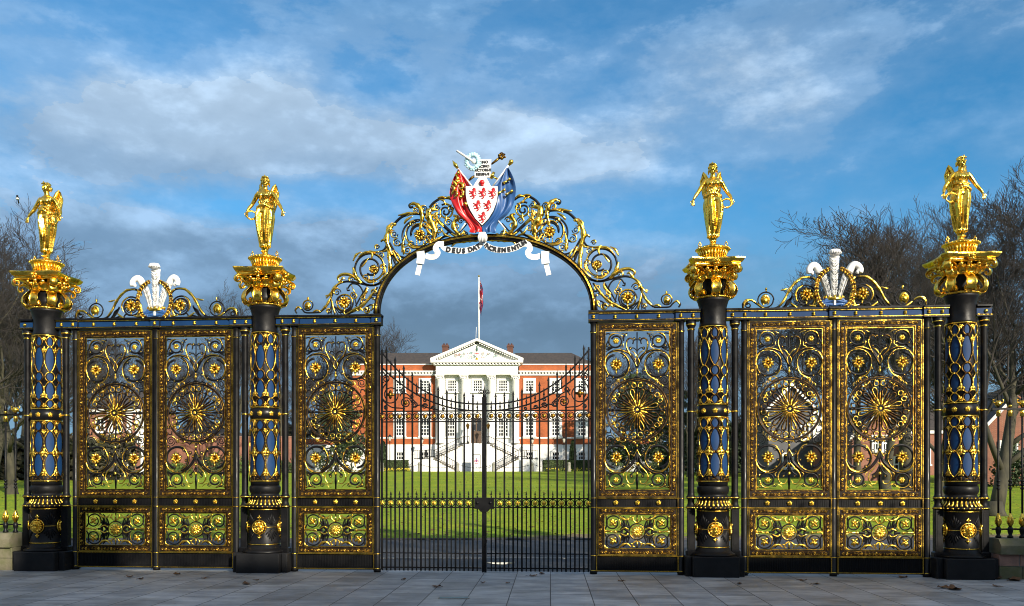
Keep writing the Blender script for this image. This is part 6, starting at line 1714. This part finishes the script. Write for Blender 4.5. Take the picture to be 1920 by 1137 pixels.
def shrub(px, Y, toppy, r, label, mt, seed):
    X = (px-CX)/FOC*Y; z = hgt(Y); H = CAMH+(HOR-toppy)/FOC*Y-z
    t = thing('shrub', label, 'shrub', E(X,Y,z), TH); rd = random.Random(seed); m = MB()
    for k in range(9): a_ = rd.random()*6.28; m.tube([(0,0,0),(r*.5*cos(a_),r*.5*sin(a_),H*.5),(r*.8*cos(a_),r*.8*sin(a_),H*.85)],[.05,.03,.01],4)
    m.obj('stems', M_BARK, t)
    def fn(q): a_ = 6.283*q.random(); e = q.random(); k = .6+.4*q.random(); h_ = math.sqrt(1-e*e)*(1+.2*sin(3*a_)); return (r*k*h_*cos(a_), r*k*h_*sin(a_), .05+H*e*k*(1+.15*sin(5*a_)))
    clump(1500, fn, .13, seed).obj('foliage', mt, t)
for a_ in ((1900,58,838,1.3,'round dark shrub before the brick house at the right edge',M_YEW,1),(455,98,855,1.8,'green shrub at the foot of the boundary wall left of the second pillar',M_BUSH,2),(535,99,862,1.6,'green shrub at the foot of the boundary wall right of the second pillar',M_HEDGE,3),(400,97,850,2.0,'shrub behind the second leaf of the left gates',M_HEDGE,4),(1345,90,840,2.4,'dark shrub at the edge of the lawn behind the third pillar',M_HEDGE,5),(1225,96,868,1.7,'low shrub beyond the lawn behind the right fixed leaf',M_HEDGE,6),(330,97,868,1.6,'low shrub beside the columned house',M_BUSH,8)): shrub(*a_)
# ================================================================== NEIGHBOURING HOUSES
def house(label, px, Y, hw, dep, eave, ridge, wall, wins, gable_front=True, chim=(), name='house', white_verge=True, rz=0.):
    X = (px-CX)/FOC*Y; z = hgt(Y)
    t = thing(name, label, 'house', E(X,Y,z), TH+rz); m = MB()
    if gable_front:
        m.prism([(-hw,-.3),(hw,-.3),(hw,eave),(0,ridge),(-hw,eave)],0,dep); m.obj('wall', wall, t)
        m = MB()
        for s in (-1,1): m.prism([(s*(hw+.3),eave-.18),(s*(hw+.3),eave-.0),(0,ridge+.22),(0,ridge+.02)],-.25,dep+.2)
        ro = m.obj('roof', M_SLATE, t); m = MB()
        for s in (-1,1): m.prism([(s*(hw+.31),eave-.32),(s*(hw+.31),eave-.02),(0,ridge+.22),(0,ridge-.1)],-.32,-.255)
        if white_verge: m.obj('bargeboard', M_WHITE, ro)
    else:
        m.box(-hw,hw,0,dep,-.3,eave); m.obj('wall', wall, t); m = MB()
        m.prism([(0,0),(0,0.01),(1,1)],0,.001) if False else None
        vs = [(-hw-.3,-.35,eave-.05),(hw+.3,-.35,eave-.05),(hw+.3,dep+.3,eave-.05),(-hw-.3,dep+.3,eave-.05),(-hw*.45,dep/2,ridge),(hw*.45,dep/2,ridge)]
        m.add(vs,[(0,1,5,4),(1,2,5),(2,3,4,5),(3,0,4),(3,2,1,0)],0,False); ro = m.obj('roof', M_SLATE, t); m = MB(); m.box(-hw-.2,hw+.2,-.22,0,eave-.40,eave-.06); m.obj('eaves_board', M_WHITE, ro)
    for x,h_ in chim:
        m = MB(); m.box(x-.4,x+.4,dep*.4,dep*.4+.6,eave,h_); m.box(x-.46,x+.46,dep*.4-.06,dep*.4+.66,h_,h_+.12); m.obj('chimney', M_BRICK2, ro)
    for x,z0,w,h_ in wins:
        mm, g = window_mb(w/2,z0,z0+h_,2,2,.10); o = mm.obj('window', M_WHITE, t, (x,-.055,0)); g.obj('glass', M_GLASS, o)
    return t
th = house('brick house with two white pilasters and slate roof seen through the left gates',222,92,3.1,8,7.1,9.3,M_BRICK2,[(-1.9,4.6,.8,1.4),(0,4.6,.8,1.4),(1.0,1.2,.7,1.6)],False,((2.2,10.2),),'columned_house')
m = MB()
for x in (-.78,1.25,2.75): m.box(x-.26,x+.26,-.22,-.002,0,6.7); m.box(x-.34,x+.34,-.26,-.002,6.3,6.68); m.box(x-.34,x+.34,-.26,-.002,0,.4)
m.obj('pilaster', M_STUC, th)
m = MB(); m.box(1.85,3.1,-.05,-.001,3.4,6.7); m.obj('white_panel', M_STUC, th)
house('long low brick house with grey roof behind the second left gate leaf',372,104,4.2,8,3.9,6.3,M_BRICK2,[(-2.4,.9,.8,1.5),(2.2,1.0,.9,1.4)],False,(),'brick_house')
house('grey gabled house behind the left leaf of the right gates',1483,80,2.1,9,6.4,8.6,M_GREYR,[(1.3,3.6,.7,1.3),(-.3,.9,.9,1.3)],True,(),'grey_house')
house('small white and brick house end beyond the grey house',1528,88,.7,6,5.2,6.6,M_STUC,[],True,((.3,7.6),),'white_house')
house('brick gable with twin white windows behind the rightmost gate leaf',1650,70,2.3,9,3.6,5.6,M_BRICK2,[(-.42,2.5,.42,1.15),(.42,2.5,.42,1.15),(1.5,.8,.7,1.1)],True,(),'brick_house')
house('brick house with white verges at the right edge behind the leaning tree',1925,62,2.8,10,4.0,7.3,M_BRICK2,[(-1.2,1.6,1.0,1.5),(.9,1.6,1.0,1.5)],True,((1.4,8.2),),'brick_house',True,-.25)
t = house('broad brick house row across the park behind the right gates',1745,84,5,8,4.6,7.4,M_BRICK2,[(-3,1.2,.9,1.5),(-.6,1.2,.9,1.5),(2.4,1.2,.9,1.5)],False,((-2,8.6),(3,8.6)),'brick_house')
# bird
t = thing('bird', 'tiny black and white bird among the twigs at the upper left', 'bird', E((33-CX)/FOC*44,44,CAMH+(HOR-372)/FOC*44), .5)
m = MB(); m.ell((0,0,0),(.09,.16,.08),0,10,6); m.ell((0,-.15,.07),(.055,.06,.055),0,8,6); m.tube([(0,-.2,.07),(0,-.26,.06)],[.018,.003],6); m.tube([(0,.12,0),(0,.30,-.08),(0,.42,-.15)],[.04,.035,.02],6); m.obj('body', M_INK, t)
m = MB(); m.ell((0,-.06,-.035),(.08,.10,.06),0,8,5); m.obj('belly', M_WHITE, t)
# lamp-lit things end; terrace across the street behind the camera (casts the long shade on gates and lawn)
TX = -12
terr = thing('street_terrace', 'brick terrace of houses across the street facing the gates', 'building', E(14,-8.5,0), TH)
m = MB(); m.box(-70,70,-9,0,-.2,TERR_E); m.obj('wall', M_BRICK2, terr)
m = MB(); m.add([(-70.3,.4,TERR_E-.1),(70.3,.4,TERR_E-.1),(70.3,-9.4,TERR_E-.1),(-70.3,-9.4,TERR_E-.1),(-70.3,-4.5,TERR_R),(70.3,-4.5,TERR_R)],[(0,1,5,4),(3,4,5,2),(0,4,3),(1,2,5),(0,3,2,1)],0,False)
rt = m.obj('roof', M_SLATE, terr)
m = MB()
for k in range(18): x = -66+k*7.8; m.box(x-.55,x+.55,-5.1,-3.9,TERR_R-1.2,TERR_R+.55+.5*hsh(k,7))
m.obj('chimney', M_BRICK2, rt)
mm, g = window_mb(.6,1.0,2.6,2,2,.12); mm2, g2 = window_mb(.6,4.0,5.5,2,2,.12)
mw = MB(); gw = MB()
for k in range(30):
    x = -67+k*4.6
    for a_,b2 in ((mm,g),(mm2,g2)):
        mw.join(a_, fn=lambda p: (p[0]+x,-p[1],p[2])); gw.join(b2, fn=lambda p: (p[0]+x,-p[1]+.03,p[2]))
w = mw.obj('window_row', M_WHITE, terr); gw.obj('glass', M_GLASS, w)
# ================================================================== SKY, SUN, CAMERA
w = bpy.data.worlds.new('World'); scene.world = w; w.use_nodes = True
w.cycles.sampling_method = 'MANUAL'; w.cycles.sample_map_resolution = 512
nt = w.node_tree; L = nt.links.new; bg = nt.nodes['Background']; bg.inputs[1].default_value = SKY_STR
sky = nd(nt,'ShaderNodeTexSky', sky_type='NISHITA'); sky.sun_disc = False; sky.sun_elevation = R(SUN_EL)
sd = Vector((sin(SUN_AZ)*cos(TH)+cos(SUN_AZ)*sin(TH), sin(SUN_AZ)*sin(TH)-cos(SUN_AZ)*cos(TH)))   # horizontal direction towards the sun
sky.sun_rotation = math.atan2(sd.x, sd.y)
sky.air_density = 1.0; sky.dust_density = .4; sky.ozone_density = 3.0; sky.altitude = 50
def M(op, a, b=None, c=None):
    n = nd(nt,'ShaderNodeMath', operation=op)
    for i,v in enumerate((a,b,c)):
        if v is None: continue
        if isinstance(v,(int,float)): n.inputs[i].default_value = v
        else: L(v, n.inputs[i])
    return n.outputs[0]
def ramp(v, els, interp='LINEAR'):
    r = nd(nt,'ShaderNodeValToRGB'); r.color_ramp.interpolation = interp
    while len(r.color_ramp.elements) < len(els): r.color_ramp.elements.new(.5)
    for e,(p,c) in zip(r.color_ramp.elements, els): e.position = p; e.color = (*c,1) if hasattr(c,'__len__') else (c,c,c,1)
    L(v, r.inputs[0]); return r.outputs[0]
def mix(f, a, b, bt='MIX'):
    n = nd(nt,'ShaderNodeMix', data_type='RGBA', blend_type=bt)
    if isinstance(f,(int,float)): n.inputs[0].default_value = f
    else: L(f, n.inputs[0])
    for i,v in ((6,a),(7,b)):
        if hasattr(v,'__len__'): n.inputs[i].default_value = (*v,1)
        else: L(v, n.inputs[i])
    return n.outputs[2]
tc = nd(nt,'ShaderNodeTexCoord'); rot = nd(nt,'ShaderNodeMapping'); rot.inputs['Rotation'].default_value = (0,0,-TH); L(tc.outputs['Generated'], rot.inputs[0])
sp = nd(nt,'ShaderNodeSeparateXYZ'); L(rot.outputs[0], sp.inputs[0]); X, Y, Z = sp.outputs
az = M('ARCTAN2', X, Y); hd = M('SQRT', M('ADD', M('MULTIPLY',X,X), M('MULTIPLY',Y,Y))); el = M('DIVIDE', Z, M('MAXIMUM', hd, .02))
cv = nd(nt,'ShaderNodeCombineXYZ'); L(M('MULTIPLY',az,1.0), cv.inputs[0]); L(M('MULTIPLY',el,1.7), cv.inputs[1])
def noise(scale, det, rough, dist=0., off=0., up=0.):
    n = nd(nt,'ShaderNodeTexNoise'); n.inputs['Scale'].default_value = scale; n.inputs['Detail'].default_value = det; n.inputs['Roughness'].default_value = rough; n.inputs['Distortion'].default_value = dist
    mp = nd(nt,'ShaderNodeMapping'); mp.inputs['Location'].default_value = (off,off*.7+up,off*.3); L(cv.outputs[0], mp.inputs[0]); L(mp.outputs[0], n.inputs[0]); return n.outputs[0]
def blob(px, py, sx, sy, wt):
    a0 = math.atan((px-CX)/FOC); e0 = (HOR-py)/FOC*cos(a0)
    q = M('ADD', M('POWER', M('ABSOLUTE', M('DIVIDE', M('SUBTRACT',az,a0), sx/FOC)), 2.0), M('POWER', M('ABSOLUTE', M('DIVIDE', M('SUBTRACT',el,e0), sy/FOC)), 2.0))
    return M('MULTIPLY', M('EXPONENT', M('MULTIPLY', q, -1.0)), wt)
def total(l):
    o = l[0]
    for a in l[1:]: o = M('ADD', o, a)
    return o
n1 = noise(4.2, 6, .55, .30, 3.1); n2 = noise(11, 6, .62, .0, 7.7); n3 = noise(2.2, 4, .5, .0, 1.3)
n4 = noise(24, 4, .6, .0, 11.3)
n1u = noise(4.2, 4, .55, .30, 3.1, .055); n2u = noise(11, 4, .62, .0, 7.7, .028)
# broad cloud banks placed by bearing and elevation
bank = total([blob(*a) for a in ((250,260,420,85,.34),(480,200,230,70,.30),(760,270,340,80,.32),(930,225,100,45,.20),(1330,215,330,130,.17),(60,300,240,100,.22),(1440,90,160,90,.12),(700,340,500,60,.14),
    (160,580,480,120,.32),(640,570,420,130,.34),(850,690,800,150,.50),(640,420,120,28,.26),(1250,500,420,40,.14),(1600,640,400,60,.22),(1080,290,180,60,.18),(640,80,140,50,.14),(300,440,420,50,.16))])
gap = total([blob(*a) for a in ((420,390,170,22,.20),(590,350,130,30,.16),(250,40,300,60,.10),(1200,30,200,40,.08),(1750,200,200,220,.26),(1190,400,150,60,.14),(1120,160,110,40,.14),(720,170,90,36,.12),(300,110,130,36,.08))])
warp = M('SUBTRACT', bank, gap)
dens = M('ADD', M('ADD', M('MULTIPLY', n1, .80), M('ADD', M('MULTIPLY', n2, .55), M('MULTIPLY', M('SUBTRACT', n4, .5), .30))), warp)
cover = ramp(dens, [(.54,0.),(.76,.36),(1.0,.74),(1.3,.90)], 'EASE')
thin = ramp(n3, [(.30,.05),(.72,.38)])
cover = M('MAXIMUM', cover, M('MULTIPLY', thin, ramp(dens, [(.38,0.),(.72,1.)])))
clear = mix(ramp(el, [(.06,.95),(.34,.0)], 'EASE'), mix(1.0, sky.outputs[0], SKY_TINT, 'MULTIPLY'), (1.75,3.15,4.5))
# cloud bodies: pale sunlit banks high up, slate-blue undersides nearer the horizon
lowf = ramp(M('ADD', el, M('ADD', M('MULTIPLY', M('SUBTRACT', n1, .5), .22), M('MULTIPLY', M('SUBTRACT', n2, .5), .10))), [(.10,(1.20,1.95,2.85)),(.18,(1.02,1.66,2.50)),(.24,(1.50,2.40,3.6)),(.30,(2.25,3.35,4.75)),(.37,(3.1,4.2,5.5)),(.46,(3.45,4.55,5.8)),(.60,(2.3,3.6,5.1))], 'EASE')
# puffs catch the sun on their upper sides and grey off underneath
lit = M('ADD', M('MULTIPLY', M('SUBTRACT', n1, n1u), 1.9), M('MULTIPLY', M('SUBTRACT', n2, n2u), 1.3))
tone = ramp(M('ADD', M('ADD', lit, M('MULTIPLY', M('SUBTRACT', n4, .5), .5)), .5), [(.0,.92),(.45,1.03),(1.0,1.5)])
cloud = mix(1.0, lowf, tone, 'MULTIPLY')
# unseen brighter cloud overhead and behind the viewer, added to lift ambient and gilding
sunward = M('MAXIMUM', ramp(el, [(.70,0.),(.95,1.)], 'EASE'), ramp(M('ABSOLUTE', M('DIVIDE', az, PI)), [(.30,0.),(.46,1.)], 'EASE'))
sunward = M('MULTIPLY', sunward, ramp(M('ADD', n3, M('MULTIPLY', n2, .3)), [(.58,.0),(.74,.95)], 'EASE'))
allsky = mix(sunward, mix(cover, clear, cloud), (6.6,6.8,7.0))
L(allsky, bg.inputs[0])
su = bpy.data.lights.new('sun', 'SUN'); su.energy = SUN_STR; su.angle = R(.5); su.color = (1.0,.90,.74)
so_ = bpy.data.objects.new('sun', su); col.objects.link(so_)
dirv = Vector((sd.x*cos(R(SUN_EL)), sd.y*cos(R(SUN_EL)), sin(R(SUN_EL))))
so_.rotation_euler = dirv.to_track_quat('Z','Y').to_euler(); so_.location = (20,-30,20)
cam = bpy.data.cameras.new('camera'); co = bpy.data.objects.new('camera', cam); col.objects.link(co); scene.camera = co
co.location = (CAMX,-DG,CAMH); co.rotation_euler = (R(90),0,TH)
cam.sensor_fit = 'HORIZONTAL'; cam.sensor_width = 36; cam.lens = 36*FOC/1920; cam.shift_y = (HOR-1137/2)/1920; cam.clip_end = 6000; cam.clip_start = .05
scene.view_settings.view_transform = 'Standard'; scene.view_settings.look = 'None'; scene.view_settings.exposure = EXPO; scene.view_settings.gamma = 1
scene.cycles.filter_width = 1.05
